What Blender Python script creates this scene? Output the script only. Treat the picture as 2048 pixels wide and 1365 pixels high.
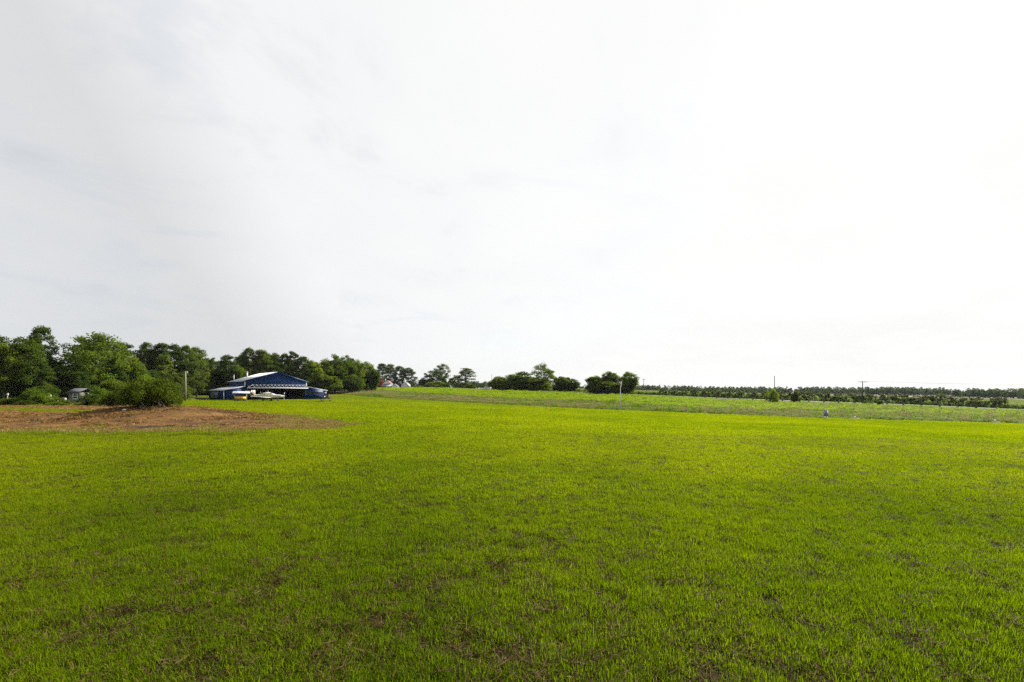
import bpy, bmesh, math, random
import numpy as np
from mathutils import Vector, Matrix

R = math.radians
S = bpy.context.scene
for o in list(bpy.data.objects):
    bpy.data.objects.remove(o)
rng = np.random.default_rng(7)
random.seed(7)

# ------------------------------------------------------------------ camera
F, HOR, CZ = 910.0, 784.0, 1.65           # focal length in photo pixels, horizon row, eye height
cam_d = bpy.data.cameras.new('camera')
cam_d.sensor_width = 36.0
cam_d.lens = 36.0 * F / 2048.0
cam_d.shift_y = (HOR - 682.5) / 2048.0
cam_d.clip_start, cam_d.clip_end = 0.1, 9000.0
cam = bpy.data.objects.new('camera', cam_d)
S.collection.objects.link(cam)
cam.location = (0, 0, CZ)
cam.rotation_euler = (R(90), 0, 0)
S.camera = cam

# ------------------------------------------------------------------ sky and sun
SUN_AZ, SUN_EL = R(43), R(34)
sun_v = Vector((math.sin(SUN_AZ) * math.cos(SUN_EL), math.cos(SUN_AZ) * math.cos(SUN_EL), math.sin(SUN_EL)))
sd = bpy.data.lights.new('sun', 'SUN')
sd.energy, sd.angle, sd.color = 5.0, R(3.0), (1.0, 0.95, 0.85)
so = bpy.data.objects.new('sun', sd)
S.collection.objects.link(so)
so.rotation_euler = sun_v.to_track_quat('Z', 'Y').to_euler()
so.location = (60, 40, 60)

W = bpy.data.worlds.new('World')
S.world = W
W.use_nodes = True
nt = W.node_tree
nt.nodes.clear()
def N(tree, t, **kw):
    n = tree.nodes.new(t)
    for k, v in kw.items():
        if k == 'inp':
            for i, x in v.items():
                n.inputs[i].default_value = x
        else:
            setattr(n, k, v)
    return n
sky = N(nt, 'ShaderNodeTexSky', sky_type='NISHITA', sun_disc=False, sun_elevation=SUN_EL, sun_rotation=SUN_AZ)
bg1 = N(nt, 'ShaderNodeBackground', inp={1: 0.06})
nt.links.new(sky.outputs[0], bg1.inputs[0])
tc = N(nt, 'ShaderNodeTexCoord')
nrm = N(nt, 'ShaderNodeVectorMath', operation='NORMALIZE')
nt.links.new(tc.outputs['Generated'], nrm.inputs[0])
dot = N(nt, 'ShaderNodeVectorMath', operation='DOT_PRODUCT')
nt.links.new(nrm.outputs[0], dot.inputs[0]); dot.inputs[1].default_value = tuple(sun_v)
mx = N(nt, 'ShaderNodeMath', operation='MAXIMUM', inp={1: 0.0})
nt.links.new(dot.outputs['Value'], mx.inputs[0])
def mth(tree, op, a, b=None):
    n = tree.nodes.new('ShaderNodeMath'); n.operation = op
    for i, x in enumerate((a, b)):
        if x is None: continue
        if isinstance(x, (int, float)): n.inputs[i].default_value = x
        else: tree.links.new(x, n.inputs[i])
    return n.outputs[0]
def ramp(tree, fac, stops, interp='LINEAR'):
    r = tree.nodes.new('ShaderNodeValToRGB'); r.color_ramp.interpolation = interp
    els = r.color_ramp.elements
    while len(els) < len(stops): els.new(0.5)
    for e, (p, c) in zip(els, stops):
        e.position = p; e.color = (c[0], c[1], c[2], 1) if not isinstance(c, (int, float)) else (c, c, c, 1)
    if fac is not None: tree.links.new(fac, r.inputs[0])
    return r.outputs[0]
# the veil of thin cloud: brighter towards the hidden sun
veil = ramp(nt, mx.outputs[0], [(0.0, .222), (.15, .216), (.28, .214), (.455, .272), (.785, .286), (.955, .2885), (.99, .294), (1.0, .32)])
sep = N(nt, 'ShaderNodeSeparateXYZ'); nt.links.new(nrm.outputs[0], sep.inputs[0])
den = mth(nt, 'ADD', mth(nt, 'MAXIMUM', sep.outputs[2], 0.0), 0.16)
cmb = N(nt, 'ShaderNodeCombineXYZ')
nt.links.new(mth(nt, 'DIVIDE', sep.outputs[0], den), cmb.inputs[0])
nt.links.new(mth(nt, 'DIVIDE', sep.outputs[1], den), cmb.inputs[1])
no1 = N(nt, 'ShaderNodeTexNoise', inp={'Scale': 1.5, 'Detail': 8.0, 'Roughness': 0.58, 'Distortion': 0.5})
nt.links.new(cmb.outputs[0], no1.inputs['Vector'])
no2 = N(nt, 'ShaderNodeTexNoise', inp={'Scale': 0.45, 'Detail': 3.0, 'Roughness': 0.5})
nt.links.new(cmb.outputs[0], no2.inputs['Vector'])
dens = mth(nt, 'MULTIPLY', ramp(nt, no1.outputs[0], [(0.36, 0.94), (0.45, 0.988), (0.70, 1.01)]),
           ramp(nt, no2.outputs[0], [(0.35, 0.97), (0.65, 1.015)]))
cb = mth(nt, 'MULTIPLY', veil, dens)
tint = N(nt, 'ShaderNodeMixRGB', blend_type='MULTIPLY', inp={0: 1.0})
nt.links.new(ramp(nt, mx.outputs[0], [(0.0, (0.965, 0.99, 1.02)), (0.45, (0.985, 0.995, 1.0)), (0.85, (1.0, 1.0, 0.995))]), tint.inputs[1])
nt.links.new(cb, tint.inputs[2])
bg2 = N(nt, 'ShaderNodeBackground', inp={1: 1.0})
nt.links.new(tint.outputs[0], bg2.inputs[0])
mixw = N(nt, 'ShaderNodeMixShader')
nt.links.new(ramp(nt, no1.outputs[0], [(0.30, 0.86), (0.46, 0.98), (0.6, 1.0)]), mixw.inputs[0])
nt.links.new(bg1.outputs[0], mixw.inputs[1]); nt.links.new(bg2.outputs[0], mixw.inputs[2])
wo = N(nt, 'ShaderNodeOutputWorld'); nt.links.new(mixw.outputs[0], wo.inputs[0])

S.view_settings.view_transform = 'Standard'
S.view_settings.look = 'None'
S.view_settings.gamma = 1.0
S.view_settings.use_curve_mapping = False
S.view_settings.exposure = 1.79
S.render.engine = 'CYCLES'
cy = S.cycles
cy.max_bounces, cy.diffuse_bounces, cy.glossy_bounces, cy.transmission_bounces = 6, 3, 2, 4
cy.volume_bounces, cy.transparent_max_bounces = 0, 4
cy.sample_clamp_direct = 0.32       # display white lies at 0.29 at this exposure
cy.sample_clamp_indirect = 0.32
cy.use_adaptive_sampling = True
cy.adaptive_threshold = 0.008
cy.adaptive_min_samples = 48
cy.use_denoising = False
cy.denoiser = 'OPENIMAGEDENOISE'
cy.denoising_input_passes = 'RGB_ALBEDO_NORMAL'
cy.denoising_prefilter = 'NONE'
cy.caustics_reflective = cy.caustics_refractive = False

# ------------------------------------------------------------------ terrain height
def P(px, py, d):
    """photo pixel and distance -> world point"""
    return ((px - 1024) / F * d, d, CZ - (py - HOR) / F * d)
def X(px, d): return (px - 1024) / F * d
EDGE = [(720, 792.6, 138), (842, 800.5, 118), (964, 807.6, 104), (1080, 813.8, 94), (1201, 820.4, 83.5), (1241, 821.8, 80),
        (1307, 823.9, 75.5), (1415, 828.8, 70), (1522, 833, 65.5), (1640, 837.4, 62), (1709, 839.4, 60), (1819, 842, 57.5),
        (1928, 845.3, 55.5), (2046, 848, 54)]
ctrl = [P(*e) for e in EDGE]
ctrl += [(-12, 2, 0), (12, 2, 0), (0, -8, 0), (0, 12, 0), (-20, 17.5, 0), (-8, 25, 0), (-54, 48, 0), (-70, 60, 0), (-50, 62, -.05),
         (-30, 45, -.05), (0, 30, -.12), (18, 17, -.35), (-20, 60, -.25), (10, 45, -.75), (30, 25, -.85), (0, 65, -.75), (30, -10, -.3), (-30, -10, .1)]
HB = -0.36
ctrl += [(-68, 106, HB), (-59, 115, HB), (-50, 124, HB), (-78, 116, HB), (-62, 135, HB + .1),
         P(540, 803, 103), P(650, 805, 100), P(481, 804, 98), P(430, 792, 137), P(665, 791, 138), P(400, 792, 120), P(300, 800, 95),
         P(1060, 784.5, 180), P(1220, 791, 155), P(850, 779.5, 255), P(775, 780, 280), P(920, 779.5, 230), P(700, 783, 190), P(760, 786, 175),
         P(1271, 791, 215), P(1522, 801, 190), P(1600, 804, 180), P(1819, 811.5, 165), P(2048, 822, 148), P(2300, 832, 135),
         P(1300, 790.5, 245), P(1600, 798, 245), P(2048, 805, 250), P(2300, 815, 230), P(960, 777, 480), P(1400, 788, 700), P(1700, 789, 700), P(2048, 796, 480),
         P(600, 780, 260), P(200, 790, 170), P(-200, 790, 170)]
ctrl += [(-900, 700, 6), (-1500, 1500, 8), (0, 2500, -2), (1500, 1500, -8), (1500, -500, -4), (-1500, -500, 2), (0, -1500, 0), (120, 30, -4.2), (95, 60, -3.4), (80, -20, -1.2)]
for (pa, ra, da), (pb, rb, db) in (((1241, 821.8, 80), (1241, 791.5, 155)), ((1415, 828.8, 70), (1410, 796.5, 200)), ((1522, 833, 65.5), (1522, 801, 188)), ((1640, 837.4, 62), (1640, 805.5, 176)),
                                   ((1819, 842, 57.5), (1819, 811.5, 163)), ((2046, 848, 54), (2046, 822, 148)), ((1080, 813.8, 94), (1080, 785, 178))):
    for t_ in (.33, .66):
        q_ = np.array(P(pa, ra, da)) * (1 - t_) + np.array(P(pb, rb, db)) * t_
        ctrl.append((q_[0], q_[1], q_[2] - .25))
ctrl = np.array(ctrl)
def _phi(r): return np.sqrt(r * r + 64.0)
_d = np.linalg.norm(ctrl[:, None, :2] - ctrl[None, :, :2], axis=2)
_n = len(ctrl)
_A = np.zeros((_n + 1, _n + 1)); _A[:_n, :_n] = _phi(_d) - np.eye(_n) * 2.0; _A[:_n, _n] = 1; _A[_n, :_n] = 1
_w = np.linalg.solve(_A, np.append(ctrl[:, 2], 0))
MOUND = (-21.2, 27.6)
def vnoise(x, y, s, seed=0):
    """smooth value noise 0..1"""
    x = np.asarray(x, float) / s + seed * 17.3; y = np.asarray(y, float) / s + seed * 9.7
    ix, iy = np.floor(x), np.floor(y); fx, fy = x - ix, y - iy
    fx = fx * fx * (3 - 2 * fx); fy = fy * fy * (3 - 2 * fy)
    def h(a, b):
        v = np.sin(a * 127.1 + b * 311.7 + seed * 74.7) * 43758.5453
        return v - np.floor(v)
    return (h(ix, iy) * (1 - fx) + h(ix + 1, iy) * fx) * (1 - fy) + (h(ix, iy + 1) * (1 - fx) + h(ix + 1, iy + 1) * fx) * fy
def gz(x, y):
    x = np.asarray(x, float); y = np.asarray(y, float)
    sh = np.broadcast(x, y).shape
    xf, yf = np.broadcast_to(x, sh).ravel(), np.broadcast_to(y, sh).ravel()
    z = np.full(xf.shape, _w[_n])
    for i in range(_n):
        z += _w[i] * _phi(np.hypot(xf - ctrl[i, 0], yf - ctrl[i, 1]))
    m = np.exp(-((xf - MOUND[0]) / 4.8) ** 2 - ((yf - MOUND[1]) / 3.6) ** 2)
    z += 0.74 * m + 0.05 * (vnoise(xf, yf, 2.3, 3) - .5) * np.exp(-((xf + 22) / 14) ** 2 - ((yf - 28) / 14) ** 2) * 2
    z += 0.03 * (vnoise(xf, yf, 3.5, 5) - .5)
    return z.reshape(sh)
def g1(x, y): return float(gz(x, y))

# ------------------------------------------------------------------ helpers
COL = S.collection
def mesh_np(name, V, Fq, mats, mi=None, smooth=False):
    """V (n,3); Fq list of faces or (m,k) array"""
    me = bpy.data.meshes.new(name)
    V = np.asarray(V, np.float32)
    if isinstance(Fq, np.ndarray):
        k = Fq.shape[1]; loops = Fq.ravel().astype(np.int32); st = np.arange(len(Fq), dtype=np.int32) * k
        tot = np.full(len(Fq), k, np.int32)
    else:
        tot = np.array([len(f) for f in Fq], np.int32); loops = np.concatenate([np.asarray(f, np.int32) for f in Fq]) if len(Fq) else np.zeros(0, np.int32)
        st = np.concatenate([[0], np.cumsum(tot)[:-1]]).astype(np.int32)
    me.vertices.add(len(V)); me.vertices.foreach_set('co', V.ravel())
    me.loops.add(len(loops)); me.loops.foreach_set('vertex_index', loops)
    me.polygons.add(len(tot)); me.polygons.foreach_set('loop_start', st); me.polygons.foreach_set('loop_total', tot)
    for m in (mats if isinstance(mats, (list, tuple)) else [mats]): me.materials.append(m)
    if mi is not None: me.polygons.foreach_set('material_index', np.asarray(mi, np.int32))
    if smooth: me.polygons.foreach_set('use_smooth', np.ones(len(tot), bool))
    me.update(calc_edges=True); me.validate()
    return me
def link(name, data, parent=None, loc=None):
    o = bpy.data.objects.new(name, data); COL.objects.link(o)
    if parent is not None: o.parent = parent
    if loc is not None: o.location = loc
    return o
def tag(o, label=None, cat=None, group=None, kind=None):
    if label: o['label'] = label
    if cat: o['category'] = cat
    if group: o['group'] = group
    if kind: o['kind'] = kind
    return o
def thing(name, label, cat, loc=(0, 0, 0), rz=0, group=None):
    o = bpy.data.objects.new(name, None); COL.objects.link(o)
    o.location = loc; o.rotation_euler = (0, 0, rz); o.empty_display_size = .3
    return tag(o, label, cat, group)

class MB:
    def __init__(s): s.v, s.f = [], []
    def add(s, v, f):
        b = len(s.v); s.v += [tuple(p) for p in v]; s.f += [[i + b for i in q] for q in f]; return s
    def box(s, x0, x1, y0, y1, z0, z1):
        return s.add([(x0, y0, z0), (x1, y0, z0), (x1, y1, z0), (x0, y1, z0), (x0, y0, z1), (x1, y0, z1), (x1, y1, z1), (x0, y1, z1)],
                     [(0, 3, 2, 1), (4, 5, 6, 7), (0, 1, 5, 4), (1, 2, 6, 5), (2, 3, 7, 6), (3, 0, 4, 7)])
    def hexa(s, b, t):
        """bottom 4 pts, top 4 pts"""
        return s.add(list(b) + list(t), [(0, 3, 2, 1), (4, 5, 6, 7), (0, 1, 5, 4), (1, 2, 6, 5), (2, 3, 7, 6), (3, 0, 4, 7)])
    def bar(s, a, b, w, h=None):
        h = h or w; a, b = Vector(a), Vector(b); d = (b - a).normalized()
        up = Vector((0, 0, 1)) if abs(d.z) < .95 else Vector((1, 0, 0))
        u = d.cross(up).normalized() * w / 2; v = d.cross(u).normalized() * h / 2
        return s.hexa([a - u - v, a + u - v, a + u + v, a - u + v], [b - u - v, b + u - v, b + u + v, b - u + v])
    def tube(s, pts, rad, n=8, cap=True):
        pts = [Vector(p) for p in pts]; rad = rad if isinstance(rad, (list, tuple)) else [rad] * len(pts)
        b = len(s.v); prev = None
        for i, p in enumerate(pts):
            d = (pts[min(i + 1, len(pts) - 1)] - pts[max(i - 1, 0)]).normalized()
            if prev is None:
                up = Vector((0, 0, 1)) if abs(d.z) < .9 else Vector((1, 0, 0)); u = d.cross(up).normalized()
            else:
                u = (prev - d * prev.dot(d)).normalized()
            prev = u; w = d.cross(u)
            for k in range(n):
                a = 2 * math.pi * k / n
                s.v.append(tuple(p + (u * math.cos(a) + w * math.sin(a)) * rad[i]))
        for i in range(len(pts) - 1):
            for k in range(n):
                k2 = (k + 1) % n
                s.f.append([b + i * n + k, b + i * n + k2, b + (i + 1) * n + k2, b + (i + 1) * n + k])
        if cap:
            s.f.append([b + k for k in range(n)][::-1]); s.f.append([b + (len(pts) - 1) * n + k for k in range(n)])
        return s
    def loft(s, secs, n=14, p=2.0, cap=True):
        """secs: (x, y, z, halfwidth, halfheight) along x"""
        b = len(s.v)
        for (x, y, z, hw, hh) in secs:
            for k in range(n):
                a = 2 * math.pi * k / n; c, q = math.cos(a), math.sin(a)
                s.v.append((x, y + hw * math.copysign(abs(c) ** (2 / p), c), z + hh * math.copysign(abs(q) ** (2 / p), q)))
        for i in range(len(secs) - 1):
            for k in range(n):
                k2 = (k + 1) % n
                s.f.append([b + i * n + k, b + i * n + k2, b + (i + 1) * n + k2, b + (i + 1) * n + k])
        if cap:
            s.f.append([b + k for k in range(n)][::-1]); s.f.append([b + (len(secs) - 1) * n + k for k in range(n)])
        return s
    def disc(s, c, axis, r, t, n=14):
        c, axis = Vector(c), Vector(axis).normalized()
        return s.tube([c - axis * t / 2, c - axis * t * .36, c + axis * t * .36, c + axis * t / 2], [r * .86, r, r, r * .86], n)
    def foil(s, root, tip, thick):
        """root/tip = (leading point, trailing point); thickness along +-normal"""
        out = []
        for (le, te), th in ((root, thick[0]), (tip, thick[1])):
            le, te = Vector(le), Vector(te)
            span = Vector(tip[0]) - Vector(root[0]); nrm_ = (te - le).cross(span).normalized() * th / 2
            for t, k in ((0, 0), (.08, .7), (.3, 1), (.65, .6), (1, .05), (.65, -.45), (.3, -.7), (.08, -.5)):
                out.append(le.lerp(te, t) + nrm_ * k * (1 if nrm_.z > 0 else -1))
        return s.add(out, [[k, (k + 1) % 8, 8 + (k + 1) % 8, 8 + k] for k in range(8)] + [list(range(7, -1, -1)), list(range(8, 16))])
    def build(s, name, mat, parent=None, smooth=False, loc=None):
        me = mesh_np(name, s.v, s.f, mat, smooth=smooth)
        bm = bmesh.new(); bm.from_mesh(me); bmesh.ops.recalc_face_normals(bm, faces=bm.faces); bm.to_mesh(me); bm.free()
        return link(name, me, parent, loc)

# ------------------------------------------------------------------ materials
def new_mat(name):
    m = bpy.data.materials.new(name); m.use_nodes = True
    t = m.node_tree; t.nodes.clear()
    return m, t, N(t, 'ShaderNodeOutputMaterial')
def pos_noise(t, scale, detail=3.0, rough=.55, dist=0.0, obj=False, stretch=None):
    if obj: src = N(t, 'ShaderNodeTexCoord').outputs['Object']
    else: src = N(t, 'ShaderNodeNewGeometry').outputs['Position']
    if stretch:
        mp = N(t, 'ShaderNodeMapping'); mp.inputs['Scale'].default_value = stretch; t.links.new(src, mp.inputs[0]); src = mp.outputs[0]
    n = N(t, 'ShaderNodeTexNoise', inp={'Scale': scale, 'Detail': detail, 'Roughness': rough, 'Distortion': dist})
    t.links.new(src, n.inputs['Vector'])
    return n.outputs[0]
def mixc(t, fac, a, b, mode='MIX'):
    n = N(t, 'ShaderNodeMixRGB', blend_type=mode)
    for i, x in ((0, fac), (1, a), (2, b)):
        if isinstance(x, (int, float)): n.inputs[i].default_value = x
        elif isinstance(x, tuple): n.inputs[i].default_value = (*x[:3], 1)
        else: t.links.new(x, n.inputs[i])
    return n.outputs[0]
def solid(name, col, rough=.6, metal=0.0, var=.12, nscale=1.5, bump=0.0, spec=.5, stretch=None, coat=0.0):
    m, t, out = new_mat(name)
    p = N(t, 'ShaderNodeBsdfPrincipled', inp={'Roughness': rough, 'Metallic': metal, 'Specular IOR Level': spec, 'Coat Weight': coat})
    nz = pos_noise(t, nscale, 5.0, .65, obj=True, stretch=stretch)
    f = ramp(t, nz, [(.3, 1 - var), (.7, 1 + var)])
    t.links.new(mixc(t, 1.0, col, f, 'MULTIPLY'), p.inputs['Base Color'])
    t.links.new(ramp(t, nz, [(.3, min(1, rough * 1.15)), (.7, rough * .85)]), p.inputs['Roughness'])
    if bump:
        b = N(t, 'ShaderNodeBump', inp={'Strength': bump, 'Distance': .02})
        t.links.new(pos_noise(t, nscale * 12, 4.0, obj=True), b.inputs['Height']); t.links.new(b.outputs[0], p.inputs['Normal'])
    t.links.new(p.outputs[0], out.inputs[0])
    return m
def leafy(name, stops, trans, tw=.4, nscale=.6, rnd=.35, fine=6.0, rough=.8, spec=.03, bands=None):
    """leaf or blade: reflecting and letting light through; colour wanders over the place"""
    m, t, out = new_mat(name)
    a = pos_noise(t, nscale, 3.0); b = pos_noise(t, fine, 2.0)
    oi = N(t, 'ShaderNodeObjectInfo').outputs['Random']
    fac = mth(t, 'ADD', mth(t, 'MULTIPLY', a, 1 - rnd), mth(t, 'MULTIPLY', mth(t, 'ADD', mth(t, 'MULTIPLY', oi, .5), mth(t, 'MULTIPLY', b, .5)), rnd))
    col = ramp(t, fac, stops)
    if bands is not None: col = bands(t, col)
    p = N(t, 'ShaderNodeBsdfPrincipled', inp={'Roughness': rough, 'Specular IOR Level': spec})
    t.links.new(col, p.inputs['Base Color'])
    tr = N(t, 'ShaderNodeBsdfTranslucent')
    t.links.new(mixc(t, 1.0, col, trans, 'MULTIPLY'), tr.inputs[0])
    mx_ = N(t, 'ShaderNodeMixShader', inp={0: tw})
    t.links.new(p.outputs[0], mx_.inputs[1]); t.links.new(tr.outputs[0], mx_.inputs[2])
    t.links.new(mx_.outputs[0], out.inputs[0])
    return m

def grass_bands(t, col):
    # worn, straw-coloured and darker weedy patches in the turf
    n1 = pos_noise(t, .22, 5.0, .6); n2 = pos_noise(t, .75, 5.0, .65); n3 = pos_noise(t, .06, 3.0, .5)
    c = mixc(t, ramp(t, n1, [(.40, .40), (.52, 0.0)]), col, (.050, .082, .003))
    c = mixc(t, ramp(t, n2, [(.62, 0.0), (.78, .40)]), c, (.115, .100, .012))
    c = mixc(t, ramp(t, n3, [(.42, 0.0), (.62, .4)]), c, (.175, .200, .003))
    # blades darkened towards the camera: a lens vignette put into their colour
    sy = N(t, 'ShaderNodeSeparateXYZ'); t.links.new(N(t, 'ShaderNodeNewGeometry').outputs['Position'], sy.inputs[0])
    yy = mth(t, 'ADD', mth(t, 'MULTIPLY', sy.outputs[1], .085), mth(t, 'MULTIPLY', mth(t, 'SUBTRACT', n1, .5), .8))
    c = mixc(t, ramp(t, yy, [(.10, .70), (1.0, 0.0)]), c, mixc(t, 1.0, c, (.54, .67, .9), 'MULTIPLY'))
    return c
M = {}
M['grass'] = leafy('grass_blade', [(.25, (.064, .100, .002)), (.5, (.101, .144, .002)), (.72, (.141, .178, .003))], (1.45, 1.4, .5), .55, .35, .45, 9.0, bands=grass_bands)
M['grass_tall'] = leafy('unmown_grass', [(.25, (.062, .090, .005)), (.5, (.100, .130, .007)), (.75, (.150, .160, .020))], (1.3, 1.3, .8), .45, .5, .5)
M['straw'] = leafy('dead_straw', [(.25, (.070, .034, .009)), (.5, (.150, .080, .023)), (.75, (.26, .165, .06))], (1.0, .9, .7), .2, 2.0, .6)
M['drygrass'] = leafy('dry_tan_grass', [(.25, (.10, .072, .020)), (.5, (.18, .135, .044)), (.75, (.27, .21, .085))], (1.0, .95, .7), .3, 1.5, .6)
M['thatch'] = leafy('brown_thatch', [(.25, (.014, .008, .004)), (.5, (.040, .024, .011)), (.75, (.105, .07, .034))], (1, .9, .6), .2, 4.0, .6, 25.0)
M['weed'] = leafy('weed_leaf', [(.28, (.042, .080, .004)), (.5, (.078, .125, .007)), (.72, (.13, .17, .012))], (1.3, 1.35, .7), .42, .09, .45)
M['seed'] = leafy('seed_head', [(.3, (.17, .135, .085)), (.5, (.23, .17, .12)), (.7, (.30, .24, .14))], (1, .95, .9), .3, .2, .5)
M['crop'] = leafy('crop_leaf', [(.3, (.095, .155, .004)), (.5, (.14, .205, .006)), (.7, (.19, .235, .010))], (1.3, 1.3, .6), .42, .15, .4)
M['corn'] = leafy('corn_leaf', [(.3, (.075, .14, .012)), (.5, (.11, .18, .018)), (.7, (.15, .21, .03))], (1.2, 1.2, .7), .4, .1, .4)
M['tassel'] = leafy('corn_tassel', [(.3, (.15, .16, .05)), (.7, (.24, .22, .09))], (1, 1, .8), .3, .3, .5)
M['oak'] = leafy('broadleaf_foliage', [(.28, (.022, .038, .005)), (.5, (.052, .078, .008)), (.72, (.112, .140, .012))], (1.7, 1.8, .8), .38, .35, .5)
M['pine'] = leafy('pine_needles', [(.28, (.021, .038, .006)), (.5, (.043, .065, .009)), (.72, (.082, .104, .015))], (1.5, 1.6, .8), .3, .35, .5)
M['bush'] = leafy('shrub_leaves', [(.28, (.016, .028, .003)), (.5, (.036, .052, .005)), (.72, (.070, .088, .008))], (1.5, 1.6, .7), .32, .8, .5)
M['young'] = leafy('young_leaves', [(.28, (.042, .072, .006)), (.5, (.076, .115, .010)), (.72, (.12, .16, .016))], (1.5, 1.5, .7), .38, .8, .5)
M['myrtle'] = leafy('myrtle_leaves', [(.28, (.030, .050, .014)), (.5, (.052, .078, .022)), (.72, (.085, .105, .03))], (1.5, 1.5, .9), .35, .5, .5)
M['bloom'] = leafy('myrtle_blossom', [(.28, (.16, .10, .10)), (.5, (.24, .16, .15)), (.72, (.32, .25, .22))], (1.1, 1, 1), .3, .5, .5)
M['redleaf'] = leafy('red_leaves', [(.28, (.07, .018, .016)), (.5, (.13, .032, .025)), (.72, (.20, .06, .04))], (1.4, 1, .8), .35, .5, .5)
M['farleaf'] = leafy('distant_foliage', [(.28, (.022, .045, .014)), (.5, (.036, .064, .018)), (.72, (.058, .088, .022))], (1.4, 1.5, .8), .3, .05, .5)
M['bark'] = solid('bark', (.085, .065, .05), .9, var=.35, nscale=3, bump=.5)
M['barkpale'] = solid('pale_bark', (.20, .175, .145), .9, var=.3, nscale=3, bump=.4)
M['blue'] = solid('navy_sheet_metal', (.002, .025, .102), .5, var=.08, nscale=.5, spec=.15)
M['galv'] = solid('galvanised_roofing', (.62, .63, .64), .35, metal=.35, var=.10, nscale=.6)
M['white'] = solid('white_paint', (.72, .72, .70), .45, var=.06, nscale=2)
M['offwhite'] = solid('weathered_white_paint', (.60, .59, .55), .6, var=.15, nscale=2)
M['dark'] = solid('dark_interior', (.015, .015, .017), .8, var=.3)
M['concrete'] = solid('concrete', (.10, .098, .09), .85, var=.2, nscale=.8)
M['glass'] = solid('window_glass', (.02, .025, .03), .08, var=.05, spec=.8)
M['rubber'] = solid('black_rubber', (.014, .014, .014), .8, var=.2)
M['steel'] = solid('grey_steel', (.32, .33, .34), .4, metal=.5, var=.12)
M['maroon'] = solid('maroon_fabric_paint', (.034, .010, .010), .6, var=.1, spec=.2)
M['cream'] = solid('cream_aircraft_paint', (.70, .68, .58), .28, var=.05, coat=.4)
M['gold'] = solid('gold_brown_paint', (.30, .17, .05), .3, var=.1, coat=.3)
M['stripe'] = solid('stripe_paint', (.16, .035, .035), .35, var=.1)
M['yellow'] = solid('yellow_paint', (.75, .46, .01), .38, var=.10, nscale=3)
M['shed'] = solid('grey_siding', (.16, .16, .14), .8, var=.12, stretch=(1, 1, 8))
M['shingle'] = solid('dark_shingles', (.035, .035, .042), .85, var=.25, nscale=4)
M['redroof'] = solid('red_roofing', (.25, .045, .045), .7, var=.15)
M['greyroof'] = solid('grey_shingles', (.13, .135, .14), .8, var=.2, nscale=3)
M['pole'] = solid('weathered_pole_wood', (.20, .155, .115), .9, var=.25, nscale=2, stretch=(1, 1, .2))
M['poledark'] = solid('creosote_pole_wood', (.075, .068, .062), .9, var=.25, nscale=2, stretch=(1, 1, .2))
M['wire'] = solid('wire', (.05, .05, .05), .5)
M['cabinet'] = solid('grey_cabinet_paint', (.23, .25, .29), .45, var=.12)
M['lampglass'] = solid('white_globe', (.85, .83, .74), .2, var=.03)
M['board'] = solid('weathered_board', (.36, .32, .20), .85, var=.25, nscale=3)
M['sock'] = solid('faded_windsock_cloth', (.74, .60, .52), .9, var=.12, nscale=3)
M['seat'] = solid('seat_vinyl', (.10, .07, .16), .6, var=.15)
M['clod'] = solid('pale_scrap', (.62, .58, .52), .7, var=.15)

def ground_mat():
    m, t, out = new_mat('turf_soil')
    p = N(t, 'ShaderNodeBsdfPrincipled', inp={'Roughness': .95, 'Specular IOR Level': .15})
    a = pos_noise(t, 14.0, 6.0, .7); b = pos_noise(t, .5, 5.0, .6); c = pos_noise(t, 60.0, 3.0, .6)
    soil = ramp(t, a, [(.25, (.006, .004, .002)), (.5, (.014, .009, .004)), (.75, (.032, .021, .009))])
    grn = ramp(t, c, [(.3, (.014, .024, .002)), (.7, (.035, .055, .003))])
    col = mixc(t, ramp(t, b, [(.40, .10), (.62, .40)]), soil, grn)
    t.links.new(col, p.inputs['Base Color'])
    bu = N(t, 'ShaderNodeBump', inp={'Strength': .6, 'Distance': .03}); t.links.new(a, bu.inputs['Height']); t.links.new(bu.outputs[0], p.inputs['Normal'])
    t.links.new(p.outputs[0], out.inputs[0]); return m
def dirt_mat():
    m, t, out = new_mat('bare_red_soil')
    p = N(t, 'ShaderNodeBsdfPrincipled', inp={'Roughness': .95, 'Specular IOR Level': .1})
    a = pos_noise(t, 6.0, 8.0, .75); b = pos_noise(t, .55, 5.0, .6); c = pos_noise(t, 25.0, 4.0, .7)
    soil = ramp(t, a, [(.25, (.024, .011, .003)), (.5, (.075, .036, .009)), (.75, (.150, .082, .024))])
    col = mixc(t, ramp(t, b, [(.36, .8), (.5, 0.0)]), soil, (.026, .014, .006))
    col = mixc(t, ramp(t, b, [(.55, 0.0), (.70, .6)]), col, (.150, .085, .024))
    col = mixc(t, ramp(t, c, [(.60, 0.0), (.75, .7)]), col, (.22, .125, .040))
    at = N(t, 'ShaderNodeAttribute', attribute_name='burnt')
    col = mixc(t, at.outputs['Fac'], col, (.016, .013, .012))
    t.links.new(col, p.inputs['Base Color'])
    bu = N(t, 'ShaderNodeBump', inp={'Strength': .9, 'Distance': .08}); t.links.new(a, bu.inputs['Height']); t.links.new(bu.outputs[0], p.inputs['Normal'])
    t.links.new(p.outputs[0], out.inputs[0]); return m
M['ground'] = ground_mat()
M['dirt'] = dirt_mat()
M['asphalt'] = solid('worn_asphalt', (.15, .15, .145), .98, var=.12, nscale=.3, bump=.2, spec=.05)

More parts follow.
